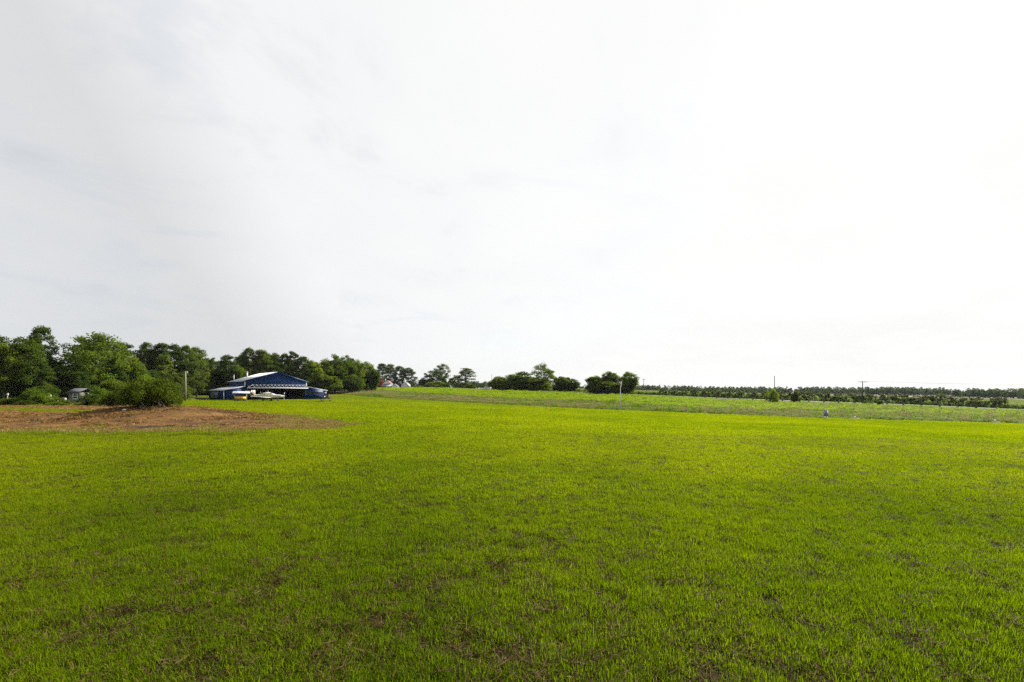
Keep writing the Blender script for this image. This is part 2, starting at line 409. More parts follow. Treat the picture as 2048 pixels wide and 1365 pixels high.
# ------------------------------------------------------------------ the ground
def sinh_axis(c, half, k, n):
    s = np.linspace(-math.asinh(half / k), math.asinh(half / k), n)
    return c + k * np.sinh(s)
ax, ay = sinh_axis(-8, 2600, 9.0, 400), sinh_axis(26, 2600, 9.0, 400)
GX, GY = np.meshgrid(ax, ay); GZ = gz(GX, GY)
n = 400
idx = np.arange(n * n).reshape(n, n)
FQ = np.stack([idx[:-1, :-1], idx[:-1, 1:], idx[1:, 1:], idx[1:, :-1]], -1).reshape(-1, 4)
ground = link('ground', mesh_np('ground', np.stack([GX, GY, GZ], -1).reshape(-1, 3), FQ, M['ground'], smooth=True))
tag(ground, kind='structure')

def poly_sd(px_, py_, poly):
    """signed distance to a polygon, positive inside"""
    px_ = np.asarray(px_, float); py_ = np.asarray(py_, float)
    d = np.full(px_.shape, 1e9); ins = np.zeros(px_.shape, bool)
    for i in range(len(poly)):
        (x1, y1), (x2, y2) = poly[i], poly[(i + 1) % len(poly)]
        ex, ey = x2 - x1, y2 - y1
        t = np.clip(((px_ - x1) * ex + (py_ - y1) * ey) / (ex * ex + ey * ey), 0, 1)
        d = np.minimum(d, np.hypot(px_ - x1 - t * ex, py_ - y1 - t * ey))
        c = ((y1 > py_) != (y2 > py_)) & (px_ < (x2 - x1) * (py_ - y1) / (y2 - y1 + 1e-12) + x1)
        ins ^= c
    return np.where(ins, d, -d)
def seg_dist(x, y, pts):
    d = np.full(np.shape(x), 1e9)
    for (x1, y1), (x2, y2) in zip(pts[:-1], pts[1:]):
        ex, ey = x2 - x1, y2 - y1
        t = np.clip(((x - x1) * ex + (y - y1) * ey) / (ex * ex + ey * ey), 0, 1)
        d = np.minimum(d, np.hypot(x - x1 - t * ex, y - y1 - t * ey))
    return d
TAIL = [(-24, 18.6), (-18, 17.9), (-13.2, 17.9), (-10.6, 18.9), (-7.5, 19.5), (-7.7, 22.8), (-11.2, 26.0), (-15.0, 30), (-18, 31), (-19, 25)]
STREAK = [(-17.0, 20.0), (-15.2, 20.4), (-13.9, 21.4), (-13.0, 23.2)]
DIRT = [(-30, 19.6), (-23, 19.0), (-17.8, 18.6), (-13.8, 18.9), (-11.8, 20.2), (-10.8, 22.6), (-15.6, 28.8), (-22.6, 36.5), (-31, 44), (-40, 55), (-66, 54), (-66, 26), (-40, 21)]
BAND = [(-60, 43), (-46, 41.5), (-38, 38.5), (-30.5, 38)]       # strip of grass crossing the bare soil
def dirt_mask(x, y):
    s = poly_sd(x, y, DIRT) + (vnoise(x, y, 2.6, 11) - .5) * 3.0 + (vnoise(x, y, .7, 12) - .5) * 1.4 + (vnoise(x, y, 6, 13) - .5) * 2.0
    s = np.minimum(s, (seg_dist(x, y, BAND) - 1.5 + (vnoise(x, y, 1.5, 14) - .5) * 1.5))
    return s
gx, gy = np.arange(-66, -6, .18), np.arange(17, 56.5, .18)
DX, DY = np.meshgrid(gx, gy)
DM = dirt_mask(DX, DY)
keep = DM > 0
nx, ny = len(gx), len(gy)
idx = np.arange(nx * ny).reshape(ny, nx)
q = np.stack([idx[:-1, :-1], idx[:-1, 1:], idx[1:, 1:], idx[1:, :-1]], -1)
qk = q[keep[:-1, :-1] & keep[1:, 1:] & keep[:-1, 1:] & keep[1:, :-1]]
used = np.unique(qk); remap = np.full(nx * ny, -1); remap[used] = np.arange(len(used))
jx, jy = DX.ravel()[used] + rng.uniform(-.06, .06, len(used)), DY.ravel()[used] + rng.uniform(-.06, .06, len(used))
lift = .004 + .03 * np.clip(DM.ravel()[used], 0, 1)
relief = .10 * (vnoise(jx, jy, .55, 21) - .35) * np.clip(DM.ravel()[used], 0, 1) + .05 * (vnoise(jx, jy, .25, 22) - .3) * np.clip(DM.ravel()[used], 0, 1)
dz = gz(jx, jy) + lift + np.maximum(relief, -.02)
soil = link('bare_soil', mesh_np('bare_soil', np.stack([jx, jy, dz], -1), remap[qk], M['dirt'], smooth=True))
burnt = np.clip(1.2 - seg_dist(jx, jy, STREAK) / .45 + (vnoise(jx, jy, .5, 24) - .5) * 1.6, 0, .92)
soil.data.attributes.new('burnt', 'FLOAT', 'POINT').data.foreach_set('value', burnt.astype(np.float32))
tag(soil, kind='structure')

# the road and its verge
def ribbon(name, pts, width, mat, lift, step=3.0):
    P_ = [Vector((x, y, 0)) for x, y in pts]; out = []
    for a, b in zip(P_[:-1], P_[1:]):
        k = max(2, int((b - a).length / step)); d = (b - a).normalized(); nn = Vector((-d.y, d.x, 0))
        for i in range(k):
            out.append((a.lerp(b, i / k), nn))
    V, Fs = [], []; m = 5
    for i, (p, nn) in enumerate(out):
        zc = max(g1((p + nn * width * (j / (m - 1) - .5)).x, (p + nn * width * (j / (m - 1) - .5)).y) for j in range(m))
        for j in range(m):
            w = p + nn * width * (j / (m - 1) - .5)
            V.append((w.x, w.y, zc + lift + .06 * (1 - (2 * j / (m - 1) - 1) ** 2)))
        if i:
            for j in range(m - 1): Fs.append([(i - 1) * m + j, (i - 1) * m + j + 1, i * m + j + 1, i * m + j])
    return link(name, mesh_np(name, V, Fs, mat, smooth=True))
ROADP = [(X(1271, 215) - 60, 215 + 37), (X(1271, 215), 215), (X(1600, 180.4), 180.4), (X(2048, 148), 148), (X(2048, 148) + 55, 114)]
road = tag(ribbon('road', ROADP, 5.6, M['asphalt'], .34), kind='structure')
# ------------------------------------------------------------------ plants: shapes as arrays
def unit(v): return v / (np.linalg.norm(v, axis=-1, keepdims=True) + 1e-9)
def leaf_quads(c, nrm_, ln, wd, r):
    """pointed leaf quads at centres c"""
    m = len(c); a = unit(np.cross(nrm_, unit(r.normal(size=(m, 3))))); b = unit(np.cross(nrm_, a))
    ln = np.broadcast_to(ln, m)[:, None]; wd = np.broadcast_to(wd, m)[:, None]
    V = np.stack([c - a * ln * .5, c + b * wd * .5 - a * ln * .05, c + a * ln * .5, c - b * wd * .5 - a * ln * .05], 1).reshape(-1, 3)
    return V, np.arange(4 * m).reshape(m, 4)
def clump_leaves(cc, rad, per, flat, r, ln, wd, up=.5, outc=None):
    k = len(cc); rad = np.broadcast_to(rad, k)
    d = unit(r.normal(size=(k, per, 3))); rr = r.uniform(0, 1, (k, per, 1)) ** .45
    off = d * rr * rad[:, None, None] * np.array([1, 1, flat])
    c = (cc[:, None, :] + off).reshape(-1, 3)
    nn = unit(r.normal(size=(k * per, 3)) * .9 + d.reshape(-1, 3) * .7 + np.array([0, 0, up]))
    s = r.uniform(.65, 1.35, k * per)
    return leaf_quads(c, nn, ln * s, wd * s, r)
def tubes(mb, segs, n=6):
    for pts, rad in segs: mb.tube(pts, rad, n)
def tree_broad(seed, H=12.0, Rw=4.5, base=.12, K=85, per=95, leaf=.34, open_=.0, lean=0.0, top=.0):
    r = np.random.default_rng(seed); c0 = np.array([0, 0, H * (base + 1) / 2]); hz = H * (1 - base) / 2
    lob = unit(r.normal(size=(7, 3))); la = r.uniform(-.28, .22, 7)
    d = unit(r.normal(size=(K * 3, 3))); sh = 1 + (np.maximum(d @ lob.T, 0) ** 3 * la).sum(1)
    rr = (r.uniform(.18, 1, K * 3) ** .5)
    cc = d * (rr * sh)[:, None] * np.array([Rw * .84, Rw * .84, hz * .86])
    cc[:, :2] *= (1 - top * np.clip(cc[:, 2:3] / hz, -1, 1) * .5)
    cc += c0 + np.array([lean, 0, 0]) * (cc[:, 2:3] / hz)
    cc = cc[r.permutation(len(cc))[:int(K * (1 - open_))]]
    rad = r.uniform(.55, 1.2, len(cc)) * Rw * .27
    V, Fq = clump_leaves(cc, rad, per, .62, r, leaf, leaf * .62)
    mb = MB(); tr = [(0, 0, -.3), (.04 * H * lean / 4, .1, H * .3), (lean * .3, -.1, H * .62)]
    mb.tube(tr, [H * .024, H * .018, H * .008], 7)
    for i in r.permutation(len(cc))[:16]:
        p = cc[i]; z0 = min(H * .6, max(H * .14, p[2] * .55))
        mb.tube([(0, 0, z0), tuple(p * [.5, .5, 1] * .5 + np.array([0, 0, z0]) * .5 + r.normal(size=3) * .12), tuple(p)], [H * .0085, H * .0055, H * .002], 5)
    return V, Fq, mb
def tree_pine(seed, H=14.0, Rw=3.0, base=.42, K=62, per=95, leaf=.42, shape='round'):
    r = np.random.default_rng(seed); cc = []; limbs = []
    bend = r.normal(0, .25, 2)
    for i in range(K):
        t = r.uniform(0, 1) ** .85; z = H * (base + (1 - base) * t * .97)
        if shape == 'round': ex = Rw * math.sqrt(max(.02, 1 - (max(0, t - .25) / .78) ** 2)) * (.55 + .45 * min(1, t / .25))
        else: ex = Rw * (1 - t * .92)
        a = r.uniform(0, 2 * math.pi); q = ex * r.uniform(.25, 1) ** .6
        p = np.array([math.cos(a) * q + bend[0] * t, math.sin(a) * q + bend[1] * t, z + r.normal(0, .15)])
        cc.append(p)
        if i % 3 == 0: limbs.append((z - q * .3, p))
    cc.append(np.array([bend[0], bend[1], H * .985]))
    cc = np.array(cc); rad = r.uniform(.6, 1.15, len(cc)) * (Rw * .34 if shape == 'round' else Rw * .24)
    V, Fq = clump_leaves(cc, rad, per, .55, r, leaf, leaf * .30, up=.35)
    mb = MB(); mb.tube([(0, 0, -.3), (bend[0] * .3, bend[1] * .3, H * .5), (bend[0], bend[1], H * .97)], [H * .016, H * .012, H * .003], 7)
    for z0, p in limbs: mb.tube([(bend[0] * .5, bend[1] * .5, max(z0, H * .25)), tuple(p)], [H * .004, H * .0015], 4)
    return V, Fq, mb
def tree_bush(seed, H=2.6, Rw=2.2, K=60, per=120, leaf=.15, base=.0, cone=0.0, stems=7):
    r = np.random.default_rng(seed); d = unit(r.normal(size=(K, 3))); d[:, 2] = np.abs(d[:, 2])
    lob = unit(r.normal(size=(6, 3))); la = r.uniform(-.25, .25, 6); sh = 1 + (np.maximum(d @ lob.T, 0) ** 3 * la).sum(1)
    rr = r.uniform(.1, 1, K) ** .5
    cc = d * (rr * sh)[:, None] * np.array([Rw * .82, Rw * .82, H * (1 - base) * .86])
    if cone: cc[:, :2] *= (1 - cone * np.clip(cc[:, 2:3] / H, 0, 1))
    cc[:, 2] += H * base + Rw * .08
    V, Fq = clump_leaves(cc, r.uniform(.6, 1.2, K) * Rw * .24, per, .75, r, leaf, leaf * .55)
    V[:, 2] = np.maximum(V[:, 2], .02 + r.uniform(0, .05, len(V)))
    mb = MB()
    for i in r.permutation(K)[:stems + 5]:
        p = cc[i]; mb.tube([(p[0] * .12, p[1] * .12, -.15), tuple(p * [.45, .45, .5]), tuple(p)], [H * .016, H * .011, H * .004], 5)
    return V, Fq, mb
def tree_myrtle(seed, H=4.4, Rw=2.5, K=48, per=110, leaf=.2, stems=5):
    r = np.random.default_rng(seed); cc = []
    for i in range(K):
        a = r.uniform(0, 6.283); q = Rw * .86 * r.uniform(.05, 1) ** .5; zt = H * (.98 - .30 * (q / Rw) ** 2.2); zb = H * (.36 + .05 * q / Rw)
        cc.append((math.cos(a) * q, math.sin(a) * q, r.uniform(zb, zt)))
    cc = np.array(cc)
    V, Fq = clump_leaves(cc, r.uniform(.6, 1.15, K) * Rw * .22, per, .7, r, leaf, leaf * .6)
    hi = np.array([c for c in cc if c[2] > H * .62]); hi = hi + np.array([0, 0, .16])
    V2, F2 = clump_leaves(hi[: max(5, len(hi) // 2)], Rw * .12, 34, .8, r, leaf * .9, leaf * .7)
    mb = MB()
    for s in range(stems):
        a = 6.283 * s / stems + r.normal(0, .2); e = cc[r.integers(K)]
        mb.tube([(.10 * math.cos(a), .10 * math.sin(a), -.2), (.26 * math.cos(a), .26 * math.sin(a), H * .22), tuple(e * [.5, .5, .8]), tuple(e)], [.10, .08, .045, .015], 6)
    mb.tube([(0, 0, -.2), (0, 0, H * .07)], [.24, .17], 7)
    return V, Fq, mb, V2, F2

def protos(gen, seeds, leafmat, barkmat, **kw):
    """build shared crown/trunk meshes once"""
    out = []
    for s in seeds:
        a = gen(s, **kw); V, Fq, mb = a[:3]
        d = {'crown': mesh_np('crown', V, Fq, leafmat), 'trunk': mesh_np('trunk', mb.v, mb.f, barkmat, smooth=True), 'H': kw['H'], 'R': kw['Rw'], 'arr': (V, Fq, mb)}
        if len(a) > 3: d['bloom'] = mesh_np('blossom', a[3], a[4], M['bloom'])
        out.append(d)
    return out
def recol(pr, mat):
    """the same shape in another foliage"""
    o = []
    for p in pr:
        c = p['crown'].copy(); c.materials.clear(); c.materials.append(mat); q_ = dict(p); q_['crown'] = c; o.append(q_)
    return o
def plant(name, pr, x, y, h, w, label, cat, group=None, rz=None, z=None, sink=0.0):
    """h = height in metres, w = crown width in metres"""
    o = thing(name, label, cat, (x, y, (g1(x, y) if z is None else z) - sink), random.uniform(0, 6.28) if rz is None else rz, group)
    sx, sz = w / (2 * pr['R']), h / pr['H']
    for k in ('trunk', 'crown', 'blossom'):
        kk = 'bloom' if k == 'blossom' else k
        if kk in pr:
            c = link(k, pr[kk], o); c.scale = (sx, sx, sz)
    return o

OAK = protos(tree_broad, (11, 12, 13, 14), M['oak'], M['bark'], H=12.0, Rw=4.5, K=110, per=110)
OAKLOW = protos(tree_broad, (21, 22, 23), M['oak'], M['bark'], H=9.0, Rw=4.0, base=.0, K=115, per=110)
OPEN = protos(tree_broad, (31, 32), M['oak'], M['bark'], H=12.0, Rw=4.5, base=.14, K=100, per=95, open_=.22, leaf=.32)
PINE = protos(tree_pine, (41, 42, 43, 44), M['pine'], M['bark'], H=14.0, Rw=3.2, base=.10, K=120, per=100, leaf=.45)
PINETALL = protos(tree_pine, (51, 52, 53), M['pine'], M['bark'], H=14.0, Rw=3.0, base=.38, K=60, per=110)
CEDAR = protos(tree_pine, (61, 62), M['pine'], M['bark'], H=9.0, Rw=3.0, base=.03, K=120, shape='cone')
MYRTLE = protos(tree_myrtle, (71, 72, 73, 74), M['myrtle'], M['barkpale'], H=4.4, Rw=2.5)
BUSH = protos(tree_bush, (81, 82, 83), M['bush'], M['bark'], H=2.6, Rw=2.2)
YOUNG = recol(BUSH, M['young'])
RED = recol(OAK[:1], M['redleaf'])

# ------------------------------------------------------------------ scattering (stuff): points carry turn, size and kind
def scatter(name, pts, rot, scl, idx_, sources, label=None, cat=None):
    me = bpy.data.meshes.new(name); pts = np.asarray(pts, np.float32); k = len(pts)
    me.vertices.add(k); me.vertices.foreach_set('co', pts.ravel())
    me.attributes.new('rot', 'FLOAT_VECTOR', 'POINT').data.foreach_set('vector', np.asarray(rot, np.float32).ravel())
    me.attributes.new('scl', 'FLOAT_VECTOR', 'POINT').data.foreach_set('vector', np.asarray(scl, np.float32).ravel())
    me.attributes.new('idx', 'INT', 'POINT').data.foreach_set('value', np.asarray(idx_, np.int32))
    coll = bpy.data.collections.new(name + '_kinds')
    for i, s in enumerate(sources):
        coll.objects.link(bpy.data.objects.new('%s_kind_%02d' % (name, i), s))
    ng = bpy.data.node_groups.new(name + '_scatter', 'GeometryNodeTree')
    ng.interface.new_socket('Geometry', in_out='INPUT', socket_type='NodeSocketGeometry')
    ng.interface.new_socket('Geometry', in_out='OUTPUT', socket_type='NodeSocketGeometry')
    gi, go = ng.nodes.new('NodeGroupInput'), ng.nodes.new('NodeGroupOutput')
    ci = ng.nodes.new('GeometryNodeCollectionInfo'); ci.inputs['Collection'].default_value = coll
    ci.inputs['Separate Children'].default_value = True; ci.inputs['Reset Children'].default_value = True
    ip = ng.nodes.new('GeometryNodeInstanceOnPoints'); ip.inputs['Pick Instance'].default_value = True
    def na(nm, ty):
        q_ = ng.nodes.new('GeometryNodeInputNamedAttribute'); q_.data_type = ty; q_.inputs[0].default_value = nm; return q_.outputs[0]
    er = ng.nodes.new('FunctionNodeEulerToRotation')
    L = ng.links.new
    L(gi.outputs[0], ip.inputs['Points']); L(ci.outputs[0], ip.inputs['Instance'])
    L(na('idx', 'INT'), ip.inputs['Instance Index']); L(na('rot', 'FLOAT_VECTOR'), er.inputs[0]); L(er.outputs[0], ip.inputs['Rotation'])
    L(na('scl', 'FLOAT_VECTOR'), ip.inputs['Scale']); L(ip.outputs[0], go.inputs[0])
    o = link(name, me); md = o.modifiers.new('scatter', 'NODES'); md.node_group = ng
    return tag(o, label, cat, kind='stuff')
def zrot(k, tilt=.12):
    return np.stack([rng.normal(0, tilt, k), rng.normal(0, tilt, k), rng.uniform(0, 6.283, k)], -1)

def blade_clump(seed, nb, rad, h0, h1, wid, lean=.5, mats=None, dead=.08, flat=False):
    """a tuft of bent, tapering grass blades"""
    r = np.random.default_rng(seed); V, Fs, mi = [], [], []
    for i in range(nb):
        a = r.uniform(0, 6.283); q_ = rad * math.sqrt(r.uniform()); bx, by = q_ * math.cos(a), q_ * math.sin(a)
        h = r.uniform(h0, h1); az = r.uniform(0, 6.283); ln = r.uniform(.15, 1) * lean * h
        dx, dy = math.cos(az), math.sin(az); w = wid * r.uniform(.7, 1.3); tx, ty = -dy * w / 2, dx * w / 2
        b = len(V); isdead = r.uniform() < dead
        if isdead: ln *= 1.6; h *= .55
        V += [(bx - tx, by - ty, -.01), (bx + tx, by + ty, -.01), (bx + dx * ln * .35 + tx * .85, by + dy * ln * .35 + ty * .85, h * .58),
              (bx + dx * ln * .35 - tx * .85, by + dy * ln * .35 - ty * .85, h * .58), (bx + dx * ln, by + dy * ln, h * (1 - .12 * ln / h))]
        Fs += [[b, b + 1, b + 2, b + 3], [b + 3, b + 2, b + 4]]; mi += [1 if isdead else 0] * 2
    return mesh_np('tuft', V, Fs, mats or [M['grass'], M['straw']], mi)
def weed_clump(seed, nl, rad, h, ll, lw, mats, seeds=0):
    r = np.random.default_rng(seed); V, Fs, mi = [], [], []
    for i in range(nl):
        a = r.uniform(0, 6.283); q_ = rad * math.sqrt(r.uniform()); z = h * r.uniform(.12, 1.0)
        p = np.array([q_ * math.cos(a), q_ * math.sin(a), z]); az = r.uniform(0, 6.283); d = np.array([math.cos(az), math.sin(az), r.uniform(-.25, .8)])
        s_ = np.array([-math.sin(az), math.cos(az), r.uniform(-.3, .3)]); l_, w_ = ll * r.uniform(.6, 1.3), lw * r.uniform(.6, 1.3)
        b = len(V); V += [tuple(p), tuple(p + d * l_ * .5 + s_ * w_ * .5), tuple(p + d * l_ - np.array([0, 0, .12 * l_])), tuple(p + d * l_ * .5 - s_ * w_ * .5)]
        Fs.append([b, b + 1, b + 2, b + 3]); mi.append(0)
    for i in range(max(3, nl // 6)):
        a = r.uniform(0, 6.283); q_ = rad * math.sqrt(r.uniform()); x, y = q_ * math.cos(a), q_ * math.sin(a); w_ = .008
        b = len(V); V += [(x - w_, y, 0), (x + w_, y, 0), (x + r.normal(0, .05), y + r.normal(0, .05), h * r.uniform(.6, 1))]; Fs.append([b, b + 1, b + 2]); mi.append(0)
    for i in range(seeds):
        a = r.uniform(0, 6.283); q_ = rad * math.sqrt(r.uniform()); x, y = q_ * math.cos(a), q_ * math.sin(a); z = h * r.uniform(.8, 1.25); w_ = .03
        az = r.uniform(0, 6.283); cx, sy = math.cos(az) * w_, math.sin(az) * w_
        b = len(V); V += [(x, y, z - .16), (x + cx, y + sy, z - .06), (x, y, z + .03), (x - cx, y - sy, z - .06)]; Fs.append([b, b + 1, b + 2, b + 3]); mi.append(1)
    return mesh_np('weed', V, Fs, mats, mi)

EDGEXY = [(P(*e)[0], P(*e)[1]) for e in EDGE]
FIELD = [(-50, 143)] + EDGEXY + [(75, 49), (200, 90), (167, 143), (X(1600, 176), 176), (X(1271, 209), 209), (X(1230, 165), 165), (X(1150, 185), 185), (X(980, 205), 205),
         (X(960, 262), 262), (X(700, 290), 290), (X(640, 200), 200)]
HANG = [(-70, 101), (-48, 123), (-62, 138), (-84, 118)]
# --- mown turf
def turf(d0, d1, dens, kinds, nk, off, hs, wide=1.22, back=0.0):
    A = 2 * (wide * d1 + 3) * (d1 - d0); k = int(A * dens)
    x = rng.uniform(-1, 1, k) * (wide * d1 + 3); y = rng.uniform(d0, d1, k)
    ok = np.abs(x) < wide * np.maximum(y, 0) + 3.5
    if d0 > 0: ok &= (y > d0 * 1.3) | (rng.uniform(0, 1, k) < (y - d0) / (d0 * .3))      # one grade of tuft thins out as the next comes in
    if d1 < 100: ok &= (y < d1 / 1.3) | (rng.uniform(0, 1, k) < (d1 - y) / (d1 - d1 / 1.3))
    x, y = x[ok], y[ok]
    ok = (poly_sd(x, y, FIELD) < .15 + (vnoise(x, y, 1.2, 31) - .5) * .5) & (poly_sd(x, y, HANG) < 0)
    dm = dirt_mask(x, y); ok &= (dm < rng.uniform(-.5, .35, len(x))) | (rng.uniform(0, 1, len(x)) < .05)
    ok &= (poly_sd(x, y, TAIL) + (vnoise(x, y, 1.4, 37) - .5) * 1.8 < -.1) | (rng.uniform(0, 1, len(x)) < .10)
    pn = vnoise(x, y, .10, 32) * .58 + vnoise(x, y, .26, 35) * .34 + vnoise(x, y, 1.3, 33) * .08
    ok &= rng.uniform(0, 1, len(x)) < np.clip((pn - .19) * 4.6, .24, 1) * np.clip(.80 + (y - 2) * .03 + (vnoise(x, y, 1.8, 36) - .5) * .15, .6, 1)
    x, y, pn = x[ok], y[ok], pn[ok]
    s = hs * rng.uniform(.7, 1.3, len(x)) * (.62 + .75 * pn) * (1 + .35 * (vnoise(x, y, 5, 34) - .5))
    return np.stack([x, y, gz(x, y)], -1), zrot(len(x)), np.stack([rng.uniform(.9, 1.15, len(x))] * 2 + [s], -1), off + rng.integers(0, nk, len(x))
K0 = [blade_clump(100 + i, 46, .075, .024, .068, .0036, .95, dead=.12) for i in range(6)]
K1 = [blade_clump(120 + i, 60, .14, .024, .062, .0050, .9, dead=.08) for i in range(5)]
K2 = [blade_clump(140 + i, 60, .30, .028, .066, .012, .5, dead=.05) for i in range(5)]
K3 = [blade_clump(160 + i, 70, .75, .03, .065, .028, .5, dead=.02) for i in range(4)]
zones = [turf(-1.5, 8.0, 560, K0, 6, 0, 1.0), turf(6.2, 22, 200, K1, 5, 6, 1.0), turf(17, 58, 30, K2, 5, 11, 1.0), turf(45, 150, 4.4, K3, 4, 16, 1.0)]
cat_ = [np.concatenate([z_[i] for z_ in zones]) for i in range(4)]
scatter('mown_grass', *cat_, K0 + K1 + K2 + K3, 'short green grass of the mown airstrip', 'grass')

# --- flattened dead blades between the living ones
def thatch_clump(seed, nb, rad, l0, l1, w):
    r = np.random.default_rng(seed); c = np.stack([r.uniform(-rad, rad, nb), r.uniform(-rad, rad, nb), r.uniform(.003, .022, nb)], -1)
    nn = unit(np.stack([r.normal(0, .35, nb), r.normal(0, .35, nb), np.ones(nb)], -1)); V, Fq = leaf_quads(c, nn, r.uniform(l0, l1, nb), w, r)
    return mesh_np('thatch', V, Fq, M['thatch'])
TH = [thatch_clump(220 + i, 46, .12, .03, .10, .005) for i in range(4)]
k = 32000; y = 19 * rng.uniform(0, 1, k) ** .72; x = rng.uniform(-1, 1, k) * (1.2 * y + 2.5); ok = dirt_mask(x, y) < .2; x, y = x[ok], y[ok]
scatter('dead_thatch', np.stack([x, y, gz(x, y) + .002], -1), zrot(len(x), .1), np.repeat(rng.uniform(.7, 1.5, len(x))[:, None], 3, 1), rng.integers(0, 4, len(x)), TH, 'brown dead blades lying between the grass', 'thatch')

# --- longer grass left standing along the soil and the field edge
def along(pts, step, spread):
    out = []
    for (x1, y1), (x2, y2) in zip(pts[:-1], pts[1:]):
        k = int(math.hypot(x2 - x1, y2 - y1) / step)
        t = rng.uniform(0, 1, k); out.append(np.stack([x1 + (x2 - x1) * t + rng.normal(0, spread, k), y1 + (y2 - y1) * t + rng.normal(0, spread, k)], -1))
    return np.concatenate(out)
TG = [blade_clump(200 + i, 44, .22, .14, .34, .012, .55, [M['grass_tall'], M['straw']], .15) for i in range(4)] + [blade_clump(210 + i, 44, .26, .06, .16, .012, 1.3, [M['drygrass'], M['grass_tall']], .12) for i in range(3)]
a = along([(-19, 17.3), (-16, 16.9), (-12.6, 16.9), (-9.6, 17.5)], .05, .22)
b = along(BAND, .06, .7)
k = 9000; c = np.stack([rng.uniform(-66, -8, k), rng.uniform(18, 54, k)], -1); dmk = dirt_mask(c[:, 0], c[:, 1]); c = c[(np.abs(dmk) < .9) & (vnoise(c[:, 0], c[:, 1], 2.2, 41) > .45)]
k = 14000; e = np.stack([rng.uniform(-62, -7.6, k), rng.uniform(18.6, 40, k)], -1); de = dirt_mask(e[:, 0], e[:, 1]); e = e[(de > -1.0) & (de < .35) & ((e[:, 0] > -16) | (e[:, 1] < 24))]
k = 16000; e2 = np.stack([rng.uniform(-24, -7.5, k), rng.uniform(18, 31, k)], -1); e2 = e2[poly_sd(e2[:, 0], e2[:, 1], TAIL) + (vnoise(e2[:, 0], e2[:, 1], 1.4, 37) - .5) * 1.8 > -.3]; e2 = e2[dirt_mask(e2[:, 0], e2[:, 1]) < rng.uniform(-.2, .5, len(e2))]; e = np.concatenate([e, e2])
al = np.concatenate([a, b, c, e]); xs, ys = al[:, 0], al[:, 1]
scatter('unmown_grass', np.stack([xs, ys, gz(xs, ys)], -1), zrot(len(xs)), np.repeat(rng.uniform(.45, 1.0, len(xs))[:, None] * (np.where(np.arange(len(xs)) < len(a), .7, np.where(np.arange(len(xs)) >= len(al) - len(e), .95, .7)))[:, None], 3, 1), np.where(np.arange(len(xs)) >= len(al) - len(e), 4 + rng.integers(0, 3, len(xs)), rng.integers(0, 4, len(xs))), TG,
        'longer tufts of grass round the bare soil', 'grass')

# --- straw, chips and sticks on the bare soil
def chip_clump(seed, nb, rad, l0, l1, w):
    r = np.random.default_rng(seed); mb = MB()
    for i in range(nb):
        a_ = r.uniform(0, 6.283); q_ = rad * math.sqrt(r.uniform()); az = r.uniform(0, 6.283); l_ = r.uniform(l0, l1) / 2; z = r.uniform(.005, .05); t_ = r.normal(0, .25)
        cx, cy_ = q_ * math.cos(a_), q_ * math.sin(a_); d = Vector((math.cos(az), math.sin(az), t_)) * l_
        mb.bar(Vector((cx, cy_, z)) - d, Vector((cx, cy_, z)) + d, w * r.uniform(.6, 1.4), w * .4)
    return mesh_np('chips', mb.v, mb.f, M['straw'])
CH = [chip_clump(300 + i, 22, .5, .08, .30, .022) for i in range(5)]
k = 16000; x = rng.uniform(-66, -7, k); y = rng.uniform(17, 55, k)
ok = (dirt_mask(x, y) > .05) & (rng.uniform(0, 1, k) < np.clip(vnoise(x, y, 1.6, 51) * 1.6 - .35, .06, 1)); x, y = x[ok], y[ok]
scatter('wood_chips', np.stack([x, y, gz(x, y) + .02], -1), zrot(len(x), .06), np.repeat(rng.uniform(.6, 1.3, len(x))[:, None], 3, 1), rng.integers(0, 5, len(x)), CH, 'tan straw and chips strewn over the bare soil', 'debris')

# --- the rough field between the airstrip and the road: crop behind, weeds in front
WK = [weed_clump(400 + i, 34, .42, .55, .26, .11, [M['weed'], M['seed']]) for i in range(3)] + \
     [weed_clump(410 + i, 22, .45, .6, .3, .05, [M['grass_tall'], M['seed']], 16) for i in range(3)] + \
     [weed_clump(420 + i, 36, .42, .85, .36, .12, [M['crop'], M['seed']]) for i in range(3)]
k = 150000; x = rng.uniform(-75, 175, k); y = rng.uniform(48, 290, k)
s = poly_sd(x, y, FIELD); ok = (s > -.1) & (np.abs(x) < 1.25 * y + 5); ok &= rng.uniform(0, 1, k) < np.clip(1.25 - y / 420, .4, 1); x, y, s = x[ok], y[ok], s[ok]
crop_f = np.clip((s - 16 - 10 * (vnoise(x, y, 20, 61) - .5)) / 14, 0, 1) * np.clip((60 - x) / 60 + .35, .12, 1)
seed_f = np.clip((vnoise(x, y, 9, 62) - .42) * 3, 0, 1) * np.clip(1.2 - s / 30, .1, 1) * np.clip(1.0 - x / 70, .2, .8)
u = rng.uniform(0, 1, len(x)); kind = np.where(u < crop_f, 6, np.where(rng.uniform(0, 1, len(x)) < .15 + seed_f * .65, 3, 0)) + rng.integers(0, 3, len(x))
rdist = seg_dist(x, y, ROADP)
hs = np.clip((rdist - 5) / 26, .07, 1) * (.55 + .45 * np.clip(s / 4, 0, 1)) * (.55 + .7 * vnoise(x, y, 4, 63)) * rng.uniform(.7, 1.3, len(x))
scatter('field_plants', np.stack([x, y, gz(x, y)], -1), zrot(len(x), .08), np.stack([np.full(len(x), 1.1), np.full(len(x), 1.1), hs], -1), kind, WK, 'weeds, seeding grass and young crop in the rough field', 'field')

